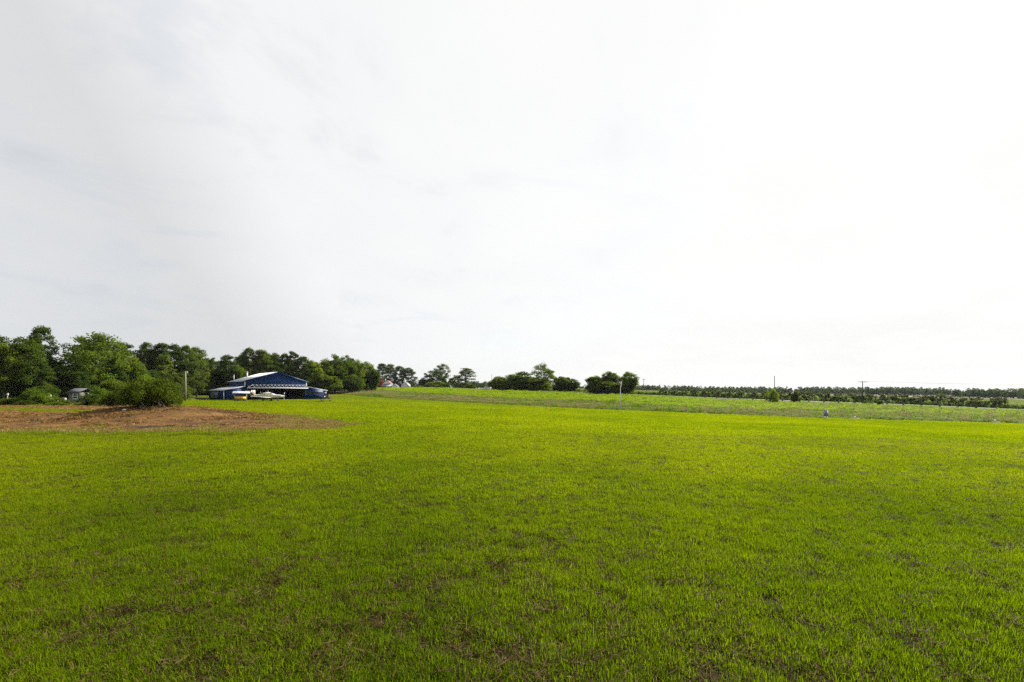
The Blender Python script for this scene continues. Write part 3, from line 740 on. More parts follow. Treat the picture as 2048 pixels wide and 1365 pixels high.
# --- corn beyond the road
def corn_clump(seed):
    r = np.random.default_rng(seed); V, Fs, mi = [], [], []
    for s_ in range(5):
        bx, by = r.uniform(-.5, .5, 2)
        for j in range(9):
            z = .25 + j * .2; az = r.uniform(0, 6.283); d = np.array([math.cos(az), math.sin(az), .9]); w_ = np.array([-math.sin(az), math.cos(az), 0]) * .07
            p = np.array([bx, by, z]); b = len(V)
            V += [tuple(p - w_), tuple(p + w_), tuple(p + d * .34 + w_), tuple(p + d * .34 - w_), tuple(p + d * .34 + np.array([d[0] * .3, d[1] * .3, -.2]))]
            Fs += [[b, b + 1, b + 2, b + 3], [b + 3, b + 2, b + 4]]; mi += [0, 0]
        b = len(V); V += [(bx - .02, by, 0), (bx + .02, by, 0), (bx, by, 2.2)]; Fs.append([b, b + 1, b + 2]); mi.append(0)
        b = len(V); V += [(bx - .08, by, 2.3), (bx, by - .02, 1.95), (bx + .08, by, 2.3)]; Fs.append([b, b + 1, b + 2]); mi.append(1)
    return mesh_np('corn', V, Fs, [M['corn'], M['tassel']], mi)
RD = np.array([(ROADP[3][0] - ROADP[1][0]), (ROADP[3][1] - ROADP[1][1])]); RD = RD / np.linalg.norm(RD); RN = np.array([-RD[1], RD[0]]); RN = RN if RN[1] > 0 else -RN
def field_pts(k, t0, t1, o0, o1):
    t = rng.uniform(t0, t1, k); o_ = o0 + (o1 - o0) * rng.uniform(0, 1, k) ** 1.4
    return ROADP[1][0] + RD[0] * t + RN[0] * o_, ROADP[1][1] + RD[1] * t + RN[1] * o_
x, y = field_pts(16000, -60, 190, 13, 120)
scatter('corn_field', np.stack([x, y, gz(x, y)], -1), zrot(len(x), .03), np.repeat(rng.uniform(.72, 1.0, len(x))[:, None], 3, 1), rng.integers(0, 3, len(x)), [corn_clump(500 + i) for i in range(3)], 'standing corn beyond the road', 'crop')

# --- woods: far belts and the depths behind the first trees, each one mass
def joined(p):
    V, Fq, mb = p['arr']; fs = [list(f) for f in Fq] + [[i + len(V) for i in f] for f in mb.f]
    return mesh_np('wood_tree', np.concatenate([V, np.array(mb.v)]), fs, [p['crown'].materials[0], M['bark']], [0] * len(Fq) + [1] * len(mb.f))
def far_tree(seed, pine):
    a_ = tree_pine(seed, H=13, Rw=3.4, base=.1, K=40, per=34, leaf=.8) if pine else tree_broad(seed, H=12, Rw=4.6, base=0, K=45, per=36, leaf=.85)
    V, Fq, mb = a_
    return mesh_np('far_tree', V, Fq, M['farleaf'])
FT = [far_tree(600 + i, i % 2) for i in range(6)]
def belt(pts, per_m, depth, h0, h1):
    out = []
    for (x1, y1), (x2, y2) in zip(pts[:-1], pts[1:]):
        L_ = math.hypot(x2 - x1, y2 - y1); k = int(L_ * per_m); t = rng.uniform(0, 1, k); o_ = rng.uniform(0, depth, k); nx_, ny_ = -(y2 - y1) / L_, (x2 - x1) / L_
        if ny_ < 0: nx_, ny_ = -nx_, -ny_
        out.append(np.stack([x1 + (x2 - x1) * t + nx_ * o_, y1 + (y2 - y1) * t + ny_ * o_, rng.uniform(h0, h1, k)], -1))
    return np.concatenate(out)
fb = np.concatenate([belt([(X(600, 420), 420), (X(960, 480), 480), (X(1100, 560), 560), (X(1300, 640), 640)], 1.0, 40, 7, 9),
                     belt([(X(1270, 620), 620), (X(1440, 640), 640), (X(1600, 640), 640), (X(1900, 560), 560)], 1.9, 60, 8, 12),
                     belt([(X(1880, 470), 470), (X(2048, 400), 400), (X(2500, 330), 330)], 1.9, 40, 7, 10),
                     belt([(X(2500, 330), 330), (420, 60), (380, -300)], .25, 40, 9, 13), belt([(-500, 300), (-420, -200)], .2, 40, 9, 14)])
x, y, h = fb.T
scatter('distant_woods', np.stack([x, y, gz(x, y) - .3], -1), zrot(len(x), .02), np.stack([h / 13, h / 13, h / 13], -1), rng.integers(0, 6, len(x)), FT, 'hazy belt of woods along the horizon', 'woods')
JW = [joined(p) for p in (OAKLOW[0], OAKLOW[1], PINE[0], PINE[1], CEDAR[0])]
wb = np.concatenate([belt([(-95, 62), (-80, 72), (-72, 84)], .9, 22, 6.5, 9.5), belt([(X(250, 105), 105), (X(400, 128), 128), (X(520, 148), 148)], .8, 24, 8, 11),
                     belt([(X(520, 152), 152), (X(650, 182), 182), (X(745, 205), 205)], .7, 26, 8, 12), belt([(-140, 40), (-95, 62)], .5, 25, 8, 11)])
wb = np.concatenate([wb, belt([(X(400, 124), 124), (X(520, 146), 146), (X(650, 176), 176), (X(745, 190), 190)], 1.3, 6, 4, 7), belt([(-70, 62), (X(200, 74), 74), (X(340, 104), 104)], .7, 5, 3, 5), belt([(X(835, 262), 262), (X(950, 255), 255)], .6, 6, 3, 5), belt([(X(988, 190), 190), (X(1140, 184), 184)], 1.5, 4, 3.6, 5.6), belt([(X(1184, 163), 163), (X(1262, 160), 160)], 1.5, 4, 3.6, 5.6)])
x, y, h = wb.T
scatter('woodland_interior', np.stack([x, y, gz(x, y) - .2], -1), zrot(len(x), .02), np.stack([h / 10, h / 10, h / 11], -1), rng.integers(0, 5, len(x)), JW, 'dark mass of woodland behind the first trees', 'woods')
# ------------------------------------------------------------------ individual trees: (pixel column, top row, distance, width in pixels, prototype, name, label, category)
def ptree(px, top, d, wpx, pr, name, label, cat='tree', group=None, rz=None, basepy=None):
    x = X(px, d); z = g1(x, d)
    h = (CZ - (top - HOR) / F * d) - z
    return plant(name, pr, x, d, h, wpx / F * d, label, cat, group, rz)
GW = 'trees along the wood edge'
O, L_, Q, PI_, PT, CE = OAK, OAKLOW, OPEN, PINE, PINETALL, CEDAR
for t in [
    (8, 678, 66, 70, O[0], 'broadleaf_tree', 'dark broadleaf tree cut by the left edge of the picture'),
    (50, 668, 68, 82, O[1], 'broadleaf_tree', 'big rounded dark tree, second from the left edge'),
    (80, 654, 74, 50, PI_[0], 'pine_tree', 'pine tip rising highest above the big rounded tree far left'),
    (106, 712, 74, 74, L_[0], 'broadleaf_tree', 'low dark tree filling the dip left of the grey shed'),
    (192, 664, 78, 122, Q[0], 'broadleaf_tree', 'wide open-crowned tree towering above the grey shed'),
    (150, 722, 74, 70, L_[1], 'broadleaf_tree', 'dark low-branched tree directly over the shed roof'),
    (248, 700, 82, 66, Q[1], 'broadleaf_tree', 'loose tree behind the bush on the mound, left side'),
    (222, 752, 62, 60, L_[2], 'broadleaf_tree', 'small leafy tree right of the grey shed'),
    (294, 686, 108, 34, PT[1], 'pine_tree', 'brownish thin-topped pine left of the pine clump'),
    (322, 688, 110, 46, PI_[0], 'pine_tree', 'pine left of centre in the tall clump behind the mound'),
    (348, 690, 112, 44, PI_[1], 'pine_tree', 'flat-topped middle pine of the clump behind the mound'),
    (372, 692, 114, 42, PI_[2], 'pine_tree', 'right-hand pine of the clump, behind the lamp pole'),
    (393, 706, 118, 40, PI_[3], 'pine_tree', 'pine sloping down right of the lamp pole'),
    (332, 712, 104, 80, CE[0], 'cedar_tree', 'broad dark cedar behind the bush on the mound'),
    (276, 722, 84, 60, L_[0], 'broadleaf_tree', 'mid-green tree between the cedar and the loose tree'),
    (408, 722, 134, 46, CE[1], 'cedar_tree', 'dark cone-shaped evergreen between lamp pole and hangar'),
    (428, 716, 136, 26, PT[2], 'pine_tree', 'thin pine at the gap of sky left of the hangar'),
    (438, 738, 136, 46, L_[1], 'broadleaf_tree', 'rounded tree at the left end of the hangar'),
    (455, 711, 132, 40, PI_[1], 'pine_tree', 'pine just left of the hangar stove pipes'),
    (476, 722, 134, 38, L_[2], 'broadleaf_tree', 'broadleaf tree behind the two roof pipes'),
    (497, 697, 140, 36, PI_[2], 'pine_tree', 'tallest pine behind the left slope of the hangar roof'),
    (525, 701, 142, 42, PI_[0], 'pine_tree', 'full pine beside the tallest pine behind the hangar'),
    (549, 707, 146, 36, PI_[3], 'pine_tree', 'pine directly behind the hangar roof peak'),
    (568, 708, 148, 30, PI_[1], 'pine_tree', 'pine just right of the hangar roof peak'),
    (587, 705, 150, 30, PT[0], 'pine_tree', 'tufted pine sticking up over the right roof slope'),
    (606, 714, 152, 42, PI_[2], 'pine_tree', 'pine above the right end of the hangar door'),
    (628, 716, 156, 46, O[2], 'broadleaf_tree', 'rounded tree above the right lean-to of the hangar'),
    (648, 718, 160, 44, L_[0], 'broadleaf_tree', 'low-branched tree at the right end of the hangar'),
    (671, 706, 164, 50, O[3], 'broadleaf_tree', 'highest broadleaf tree right of the hangar'),
    (690, 709, 168, 46, O[1], 'broadleaf_tree', 'second highest broadleaf tree right of the hangar'),
    (712, 715, 172, 52, O[0], 'broadleaf_tree', 'spreading tree in the middle of the grove right of the hangar'),
    (734, 719, 178, 46, O[2], 'broadleaf_tree', 'tree near the right end of the grove by the houses'),
    (748, 735, 176, 28, L_[1], 'broadleaf_tree', 'bright-edged tree ending the grove beside the red-leaved tree'),
    (660, 745, 156, 50, L_[2], 'broadleaf_tree', 'shady low tree at the foot of the grove nearest the hangar'),
    (705, 748, 164, 56, L_[1], 'broadleaf_tree', 'shady low tree at the foot of the grove, middle'),
    (765, 728, 330, 32, PI_[0], 'pine_tree', 'pine above the red-roofed white house'),
    (782, 729, 335, 28, PI_[1], 'pine_tree', 'pine behind the grey roof of the white house'),
    (800, 733, 340, 30, PI_[2], 'pine_tree', 'pine left of the white steeple'),
    (818, 736, 340, 32, PI_[3], 'pine_tree', 'last pine of the row behind the houses, right of the steeple'),
    (864, 738, 258, 44, Q[1], 'broadleaf_tree', 'left tree of the thin group between steeple and poles'),
    (884, 727, 262, 40, Q[0], 'broadleaf_tree', 'tallest thin-crowned tree between steeple and poles'),
    (846, 755, 256, 26, L_[2], 'broadleaf_tree', 'small dark tree left of the thin-crowned group'),
    (910, 748, 256, 34, Q[1], 'broadleaf_tree', 'see-through tree next to the lone layered pine'),
    (931, 737, 254, 40, PT[1], 'pine_tree', 'lone layered pine left of the bare pole'),
    (875, 763, 250, 60, L_[0], 'broadleaf_tree', 'dark undergrowth tree under the thin-crowned group'),
    (930, 766, 250, 44, L_[1], 'broadleaf_tree', 'dark undergrowth tree under the lone pine'),
]:
    ptree(*t[:7], group=GW if t[2] < 200 else 'trees by the houses')
GA = 'trees of the two hedgerow groups'
for t in [
    (996, 752, 184, 46, L_[0], 'broadleaf_tree', 'rounded low tree at the left end of the central tree group'),
    (1022, 748, 184, 34, Q[0], 'broadleaf_tree', 'thin tree second from the left in the central group'),
    (1046, 741, 182, 50, L_[1], 'broadleaf_tree', 'rounded tree left of the tall tree in the central group'),
    (1088, 723, 182, 54, Q[1], 'broadleaf_tree', 'tallest, gappy-topped tree of the central group'),
    (1076, 752, 178, 62, L_[2], 'broadleaf_tree', 'dark low tree at the foot of the tallest central tree'),
    (1126, 753, 180, 34, L_[0], 'broadleaf_tree', 'yellowish tree right of the tallest central tree'),
    (1145, 756, 178, 34, L_[1], 'broadleaf_tree', 'round tree at the right end of the central group'),
    (1190, 746, 160, 46, L_[2], 'broadleaf_tree', 'left tree of the group behind the windsock'),
    (1219, 739, 160, 48, O[0], 'broadleaf_tree', 'middle tree just left of the windsock'),
    (1256, 741, 157, 46, L_[1], 'broadleaf_tree', 'full round tree just right of the windsock'),
    (1215, 762, 156, 80, L_[0], 'broadleaf_tree', 'dark skirt of low branches left of the windsock pole'),
]:
    ptree(*t, group=GA)
ptree(757, 752, 268, 24, RED[0], 'red_tree', 'red-leaved tree beside the white house')
# roadside row of crape myrtles
row = [1325.7, 1346, 1366.5, 1388.6, 1410, 1433.7, 1455.4, 1479.3, 1505.7, 1532, 1565, 1592, 1617.5, 1648, 1677.7, 1709.4, 1738, 1774, 1806.7, 1842, 1880, 1915, 1952.6, 1993.8]
ORD = ['first', 'second', 'third', 'fourth', 'fifth', 'sixth', 'seventh', 'eighth', 'ninth', 'tenth', 'eleventh', 'twelfth']
A0, A1 = np.array([X(1271, 215), 215]) - RN * 4.6, np.array([X(2048, 148), 148]) - RN * 4.6
for i, px in enumerate(row):
    u_ = (px - 1024) / F; dxy = A1 - A0; t = (u_ * A0[1] - A0[0]) / (dxy[0] - u_ * dxy[1]); p = A0 + dxy * t
    h = (16.2 + 11.5 * i / 23) / F * p[1] * random.uniform(.92, 1.08); w = (19 + 17 * i / 23) / F * p[1] * random.uniform(.92, 1.1)
    lab = ('%s crape myrtle from the left end of the roadside row' % ORD[i]) if i < 12 else ('%s crape myrtle from the right end of the roadside row' % ORD[23 - i])
    plant('crape_myrtle', MYRTLE[i % 4], p[0], p[1], h, w, lab, 'tree', 'crape myrtles lining the road')
GB = 'shrubs on the rough field bank'
for t in [(1545, 775, 150, 30, YOUNG[0], 'field_shrub', 'broad bright green shrub on the bank before the myrtle row'),
          (1590, 769, 150, 22, BUSH[1], 'field_shrub', 'tall narrow dark shrub on the bank before the myrtle row'),
          (1716, 807, 152, 8, BUSH[2], 'field_shrub', 'tiny round shrub left of the crossarm pole foot'),
          (1734, 801.5, 150, 19, BUSH[0], 'field_shrub', 'clipped round shrub right of the crossarm pole foot'),
          (1760, 796.5, 150, 14, BUSH[1], 'field_shrub', 'cone-shaped dark shrub right of the round shrub')]:
    ptree(*t[:7], cat='shrub', group=GB)
GS = 'shrubs along the wood edge'
for t in [(70, 762, 56, 60, YOUNG[1], 'sapling', 'pale green leaning sapling left of the white post'),
          (92, 786, 56, 46, YOUNG[0], 'wood_edge_shrub', 'light green shrub between the sapling and the white post'),
          (25, 788, 55, 70, BUSH[1], 'wood_edge_shrub', 'dark shrub at the left edge under the trees'),
          (122, 794, 55, 34, BUSH[2], 'wood_edge_shrub', 'low shrub in front of the shed, left'),
          (184, 785, 54, 56, BUSH[0], 'wood_edge_shrub', 'dark low shrub below the shed window'),
          (204, 768, 55, 56, YOUNG[2], 'wood_edge_shrub', 'yellow-green shrub right of the shed'),
          (235, 766, 52, 60, BUSH[1], 'wood_edge_shrub', 'olive shrub behind the left side of the mound bush'),
          (50, 800, 54, 40, BUSH[0], 'wood_edge_shrub', 'knee-high shrub below the sapling'),
          (110, 801, 53, 50, YOUNG[1], 'wood_edge_shrub', 'knee-high bright shrub below the white post'),
          (842, 769, 240, 22, YOUNG[1], 'garden_shrub', 'round garden shrub right of the small white house'),
          (827, 771, 246, 24, BUSH[1], 'garden_shrub', 'dark garden shrub before the small white house'),
          (882, 771, 236, 16, BUSH[0], 'garden_shrub', 'small round shrub at the far crop edge'),
          (946, 770, 232, 16, BUSH[2], 'garden_shrub', 'low shrub at the foot of the bare pole')]:
    ptree(*t[:7], cat='shrub', group=GS if t[2] < 100 else None)
# the great bush on the mound
MBUSH = protos(tree_bush, (91,), M['bush'], M['bark'], H=2.2, Rw=2.3, K=120, per=190, leaf=.11, base=.04, stems=14)[0]
MB2 = protos(tree_bush, (93,), M['young'], M['bark'], H=2.6, Rw=1.2, K=60, per=130, leaf=.11, base=.10, cone=.25)[0]
x0, y0 = X(303, 27.4), 27.4
plant('mound_bush', MBUSH, x0, y0, 2.15, 4.1, 'big dense dark bush crowning the bare soil mound', 'shrub', rz=.4)
plant('mound_bush', MB2, X(290, 29), 29, 2.65, 2.0, 'light green upright bush behind the big mound bush', 'shrub', rz=1.2)
plant('mound_bush', recol([MBUSH], M['bush'])[0], X(328, 28.4), 28.4, 1.7, 2.1, 'lower bush at the right shoulder of the mound bush', 'shrub', rz=2.2)
mb = MB()
for i in range(46):
    a_ = random.uniform(0, 6.28); q_ = random.uniform(.3, 1.9); bx, by = x0 + .5 + q_ * math.cos(a_), y0 - .7 + q_ * .45 * math.sin(a_)
    z = g1(bx, by); e = (bx + random.uniform(-.8, .8), by + random.uniform(-.5, .3), z + random.uniform(.05, .6)); mb.tube([(bx, by, z), e], [.014, .005], 4)
tag(mb.build('brush_pile', M['bark']), 'tangle of dry brown twigs at the foot of the mound bush', 'twigs', kind='stuff')

# ------------------------------------------------------------------ the hangar
ang = math.atan2(.70, .714)
hg = thing('aircraft_hangar', 'navy blue metal hangar with open front and lean-tos both sides', 'hangar', (-59.46, 115.04, HB), ang)
WL, WR, EV, AP, DEP = -7.2, 7.2, 4.65, 6.95, 15.2
LL, LR, LH, LT = -11.6, 12.4, 2.38, 3.35
B = M['blue']
mb = MB()   # front: gable over the opening, jambs, ribs
mb.add([(WL, 0, 3.0), (WR, 0, 3.0), (WR, 0, EV), (0, 0, AP), (WL, 0, EV), (WL, .12, 3.0), (WR, .12, 3.0), (WR, .12, EV), (0, .12, AP), (WL, .12, EV)],
       [(0, 1, 2, 3, 4), (9, 8, 7, 6, 5), (0, 5, 6, 1)])
mb.box(WL, WL + .5, 0, .12, -.3, 3.0); mb.box(WR - .42, WR, 0, .12, -.3, 3.0)
x = WL + .3
while x < WR - .1:
    top = EV + (AP - EV) * (1 - abs(x) / 7.2) - .08
    mb.box(x - .03, x + .03, -.03, -.002, 3.02, top); x += .3
mb.build('front_wall', B, hg)
for s, (xa, xb) in ((-1, (LL, WL)), (1, (WR, LR))):
    mb = MB(); xo, xi = (xa, xb) if s < 0 else (xb, xa)
    pts = [(xo, 0, -.3), (xi, 0, -.3), (xi, 0, LT), (xo, 0, LH)]
    mb.add(pts + [(p[0], .12, p[2]) for p in pts], [(0, 1, 2, 3), (7, 6, 5, 4), (0, 4, 5, 1), (1, 5, 6, 2), (2, 6, 7, 3), (3, 7, 4, 0)])
    k = xa + .25
    while k < xb - .1:
        top = LH + (LT - LH) * abs(k - xo) / abs(xi - xo) - .06
        mb.box(k - .03, k + .03, -.03, -.002, -.25, top); k += .3
    mb.build('lean_to_front_wall', B, hg)
    mb = MB(); mb.box(xo - .06, xo + .06, .1, DEP - .1, -.3, LH - .02)
    k = .4
    while k < DEP - .3:
        xx = xo - .09 if s < 0 else xo + .062
        mb.box(xx, xx + .028, k - .03, k + .03, -.25, LH - .08); k += .3
    mb.build('lean_to_side_wall', B, hg)
    mb = MB(); xm = xi + (.06 if s > 0 else -.06) * 0
    mb.box(xm - .06, xm + .06, .13, DEP - .1, -.3, EV - .05); mb.build('side_wall', B, hg)
    # lean-to roof: a thin sheet with raised seams
    ov = .35; ze = LH - ov * (LT - LH) / abs(xi - xo); xe = xo + s * ov
    mb = MB(); mb.hexa([(xe, -.3, ze), (xi, -.3, LT), (xi, DEP + .2, LT), (xe, DEP + .2, ze)], [(xe, -.3, ze + .05), (xi, -.3, LT + .05), (xi, DEP + .2, LT + .05), (xe, DEP + .2, ze + .05)])
    k = -.2
    while k < DEP + .1:
        mb.bar((xe, k, ze + .065), (xi, k, LT + .065), .05, .04); k += .45
    mb.build('lean_to_roof', M['galv'], hg)
    mb = MB(); mb.bar((xe, -.34, ze + .0), (xi + s * .02, -.34, LT + .0), .06, .16); mb.box(xo - .09, xo + .09, -.06, .0 - .004, -.3, LH); mb.build('lean_to_trim', M['galv'], hg)
    # main roof slope
    ov = .4; zz = EV - ov * (AP - EV) / 7.2; xe = s * (7.2 + ov)
    mb = MB(); mb.hexa([(xe, -.35, zz), (0, -.35, AP), (0, DEP + .3, AP), (xe, DEP + .3, zz)], [(xe, -.35, zz + .07), (0, -.35, AP + .07), (0, DEP + .3, AP + .07), (xe, DEP + .3, zz + .07)])
    k = -.25
    while k < DEP + .2:
        mb.bar((xe, k, zz + .085), (s * .02, k, AP + .08), .05, .04); k += .45
    mb.build('roof', M['galv'], hg)
    mb = MB(); mb.bar((xe, -.39, zz + .01), (s * .03, -.39, AP + .01), .05, .22); mb.build('gable_trim', M['blue'], hg)
    mb = MB(); mb.box(s * 7.2 - .09, s * 7.2 + .09, -.10, -.034, LT - .1, EV); mb.build('corner_trim', M['white'], hg)
mb = MB(); mb.box(WL, WR, DEP - .1, DEP, -.3, EV); mb.add([(WL, DEP - .05, EV), (WR, DEP - .05, EV), (0, DEP - .05, AP)], [(0, 1, 2)]); mb.build('rear_wall', B, hg)
mb = MB(); mb.box(WL - .1, WR + .1, -.2, DEP, -.3, .04); mb.build('floor_slab', M['concrete'], hg)
mb = MB()                 # lining: near-black sheets, the deep shade inside put into their colour
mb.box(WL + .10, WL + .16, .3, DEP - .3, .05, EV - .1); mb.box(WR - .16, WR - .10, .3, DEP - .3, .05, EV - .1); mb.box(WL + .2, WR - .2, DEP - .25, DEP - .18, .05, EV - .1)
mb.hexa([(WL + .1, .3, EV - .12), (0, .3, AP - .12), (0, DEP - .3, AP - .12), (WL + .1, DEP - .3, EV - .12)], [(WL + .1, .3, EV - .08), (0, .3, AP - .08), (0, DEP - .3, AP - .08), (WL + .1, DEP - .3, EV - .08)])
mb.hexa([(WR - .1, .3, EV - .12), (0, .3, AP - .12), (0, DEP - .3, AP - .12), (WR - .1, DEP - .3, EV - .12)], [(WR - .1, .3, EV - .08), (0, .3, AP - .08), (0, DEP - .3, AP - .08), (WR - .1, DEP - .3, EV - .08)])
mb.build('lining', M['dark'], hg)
# folded bifold door hanging out under a white truss
dr = MB(); dr.box(WL + .3, WR + .05, -1.25, -.05, 2.86, 2.96); dr.box(WL + .3, WR + .05, -1.32, -1.25, 2.84, 3.06); dr = dr.build('folded_door', M['white'], hg)
tr = MB(); y_ = -1.05; tr.bar((WL + 1.5, y_, 3.75), (WR - .1, y_, 3.75), .05); tr.bar((WL + .3, y_, 3.0), (WR - .05, y_, 3.0), .08); tr.bar((WL + .3, y_, 3.0), (WL + 1.5, y_, 3.75), .05)
k = WL + 1.5; i = 0
while k < WR - .6:
    tr.bar((k, y_, 3.75), (k + .42, y_, 3.03), .04); tr.bar((k + .42, y_, 3.03), (k + .84, y_, 3.75), .04); k += .84
tr.build('truss', M['white'], dr)
for k in (WL + .6, WR - .5): mb = MB(); mb.bar((k, -.02, 3.4), (k, -1.05, 3.3), .08); mb.build('truss_bracket', M['white'], dr)
# translucent panel window in the left lean-to wall
w = MB(); w.box(LL - .11, LL - .095, 5.2, 13.0, .5, 2.05)
w = w.build('side_window', solid('milky_panel', (.10, .15, .19), .35), hg)
for k in range(7): mb = MB(); mb.box(LL - .14, LL - .112, 5.2 + k * 1.3 - .04, 5.2 + k * 1.3 + .04, .45, 2.1); mb.build('window_mullion', M['steel'], w)
for (xx, yy, hh, r_) in ((-6.6, 12.6, 1.45, .10), (-4.4, 9.0, 1.55, .16)):
    zz = EV + (AP - EV) * (1 - abs(xx) / 7.2); mb = MB(); mb.tube([(xx, yy, zz - .2), (xx, yy, zz + hh)], r_, 10); p_ = mb.build('roof_pipe', M['galv'], hg, smooth=True)
    mb = MB(); mb.tube([(xx, yy, zz + hh), (xx, yy, zz + hh + .06), (xx, yy, zz + hh + .22)], [r_ * 1.6, r_ * 1.6, .02], 10); mb.build('pipe_cap', M['steel'], p_)

# ------------------------------------------------------------------ low-wing aeroplane with a V tail
def wheel(parent, c, axis, r, t, leg_to=None, mat_leg=None):
    if leg_to is not None:
        mb_ = MB(); mb_.tube([c, leg_to], [.045, .06], 8); mb_.build('gear_leg', mat_leg or M['steel'], parent, smooth=True)
    mb_ = MB(); mb_.disc(c, axis, r, t); w_ = mb_.build('wheel', M['rubber'], parent, smooth=False)
    mb_ = MB(); mb_.disc(c, axis, r * .5, t * 1.15, 12); mb_.build('hub', M['steel'], w_)
px_, d_ = 536, 103.0
h0 = Vector((1, -.10, 0)).normalized()
pl = thing('vtail_airplane', 'cream low-wing airplane with a brown V tail before the hangar', 'airplane', (X(px_, d_), d_, g1(X(px_, d_), d_)), math.atan2(h0.y, h0.x))
C_ = M['cream']
mb = MB(); mb.loft([(-4.3, 0, 1.36, .05, .08), (-3.6, 0, 1.32, .17, .17), (-2.4, 0, 1.24, .36, .29), (-1.2, 0, 1.17, .52, .40), (0, 0, 1.14, .58, .46), (1.4, 0, 1.12, .56, .44), (2.4, 0, 1.12, .48, .38), (3.2, 0, 1.12, .38, .32), (3.6, 0, 1.12, .22, .20)], 16, 2.4)
fu = mb.build('fuselage', C_, pl, smooth=True)
mb = MB(); mb.loft([(-1.9, 0, 1.50, .20, .08), (-1.2, 0, 1.62, .42, .26), (-.3, 0, 1.70, .50, .36), (.6, 0, 1.68, .50, .34), (1.2, 0, 1.55, .46, .20), (1.7, 0, 1.45, .40, .10)], 14, 2.6); mb.build('cabin_roof', C_, pl, smooth=True)
for s in (-1, 1):
    for (xa, xb, za, zb) in ((-1.35, -.75, 1.62, 1.80), (-.62, .0, 1.60, 1.88), (.10, .72, 1.60, 1.88)):
        mb = MB(); yy = .515 * s; mb.hexa([(xa, yy - .03 * s, za), (xb, yy - .03 * s, za), (xb, yy, za), (xa, yy, za)], [(xa + .10, yy - .12 * s, zb), (xb - .06, yy - .12 * s, zb), (xb - .06, yy - .07 * s, zb), (xa + .10, yy - .07 * s, zb)]); mb.build('side_window', M['glass'], pl)
    mb = MB(); mb.hexa([(.86, .2 * s, 1.62), (1.46, .06 * s, 1.56), (1.36, .42 * s, 1.53), (.86, .50 * s, 1.58)], [(.80, .12 * s, 2.02), (1.0, .03 * s, 1.92), (.96, .36 * s, 1.84), (.80, .40 * s, 1.92)]); mb.build('windscreen', M['glass'], pl)
    mb = MB(); mb.foil(((1.55, .45 * s, .78), (-.75, .45 * s, .72)), ((.75, 5.05 * s, 1.14), (-.35, 5.05 * s, 1.11)), (.28, .11)); wg = mb.build('wing', C_, pl, smooth=False)
    mb = MB(); mb.loft([(.9, 5.1 * s, 1.14, .02, .02), (.5, 5.1 * s, 1.14, .12, .12), (-.4, 5.1 * s, 1.14, .10, .10), (-.7, 5.1 * s, 1.14, .02, .02)], 8); mb.build('tip_tank', C_, wg, smooth=True)
    mb = MB(); mb.foil(((-3.1, .08 * s, 1.40), (-4.15, .08 * s, 1.40)), ((-3.85, 1.10 * s, 2.50), (-4.60, 1.10 * s, 2.50)), (.12, .06)); v_ = mb.build('tail_surface', M['gold'] if s < 0 else C_, pl)
    mb = MB(); mb.foil(((-4.19, .10 * s, 1.41), (-4.48, .10 * s, 1.41)), ((-4.63, 1.10 * s, 2.50), (-4.88, 1.10 * s, 2.50)), (.05, .03)); mb.build('ruddervator', M['gold'] if s < 0 else C_, v_)
    mb = MB(); mb.box(-3.4, 3.0, (.60 if s > 0 else -.615), (.615 if s > 0 else -.60), 1.20, 1.27)
    mb = MB(); mb.add([(-3.7, .225 * s, 1.26), (-2.4, .425 * s, 1.22), (-1.2, .572 * s, 1.20), (0, .622 * s, 1.20), (1.4, .602 * s, 1.19), (2.4, .525 * s, 1.18), (3.2, .425 * s, 1.17),
                       (-3.7, .225 * s, 1.32), (-2.4, .415 * s, 1.32), (-1.2, .565 * s, 1.32), (0, .615 * s, 1.32), (1.4, .595 * s, 1.31), (2.4, .515 * s, 1.28), (3.2, .415 * s, 1.25)],
                      [(i, i + 1, i + 8, i + 7) for i in range(6)]); mb.build('side_stripe', M['stripe'], fu)
    wheel(pl, (-.2, 1.45 * s, .23), (0, 1, 0), .23, .15, (-.15, 1.45 * s, .85))
wheel(pl, (2.45, 0, .20), (0, 1, 0), .20, .13, (2.35, 0, .8))
mb = MB(); mb.tube([(3.58, 0, 1.12), (3.75, 0, 1.12), (3.98, 0, 1.12)], [.21, .17, .02], 12); sp = mb.build('spinner', C_, pl, smooth=True)
for k in range(3):
    a_ = k * 2.094 + .5; e = Vector((0, math.sin(a_), math.cos(a_))); mb = MB(); mb.hexa([Vector((3.66, 0, 1.12)) + e * .15 + Vector((q_[0], 0, 0)) + e.cross(Vector((1, 0, 0))) * q_[1] for q_ in ((-.02, -.06), (.02, -.06), (.05, .06), (.01, .06))],
        [Vector((3.68, 0, 1.12)) + e * 1.02 + Vector((q_[0], 0, 0)) + e.cross(Vector((1, 0, 0))) * q_[1] for q_ in ((-.01, -.05), (.01, -.05), (.02, .05), (0, .05))]); mb.build('propeller_blade', M['steel'], sp)
for xx in (-1.6, .2):
    mb = MB(); mb.bar((xx, 0, 1.85 if xx > -1 else 1.62), (xx - .25, 0, 2.45 if xx > -1 else 2.15), .03); mb.build('antenna', C_, pl)

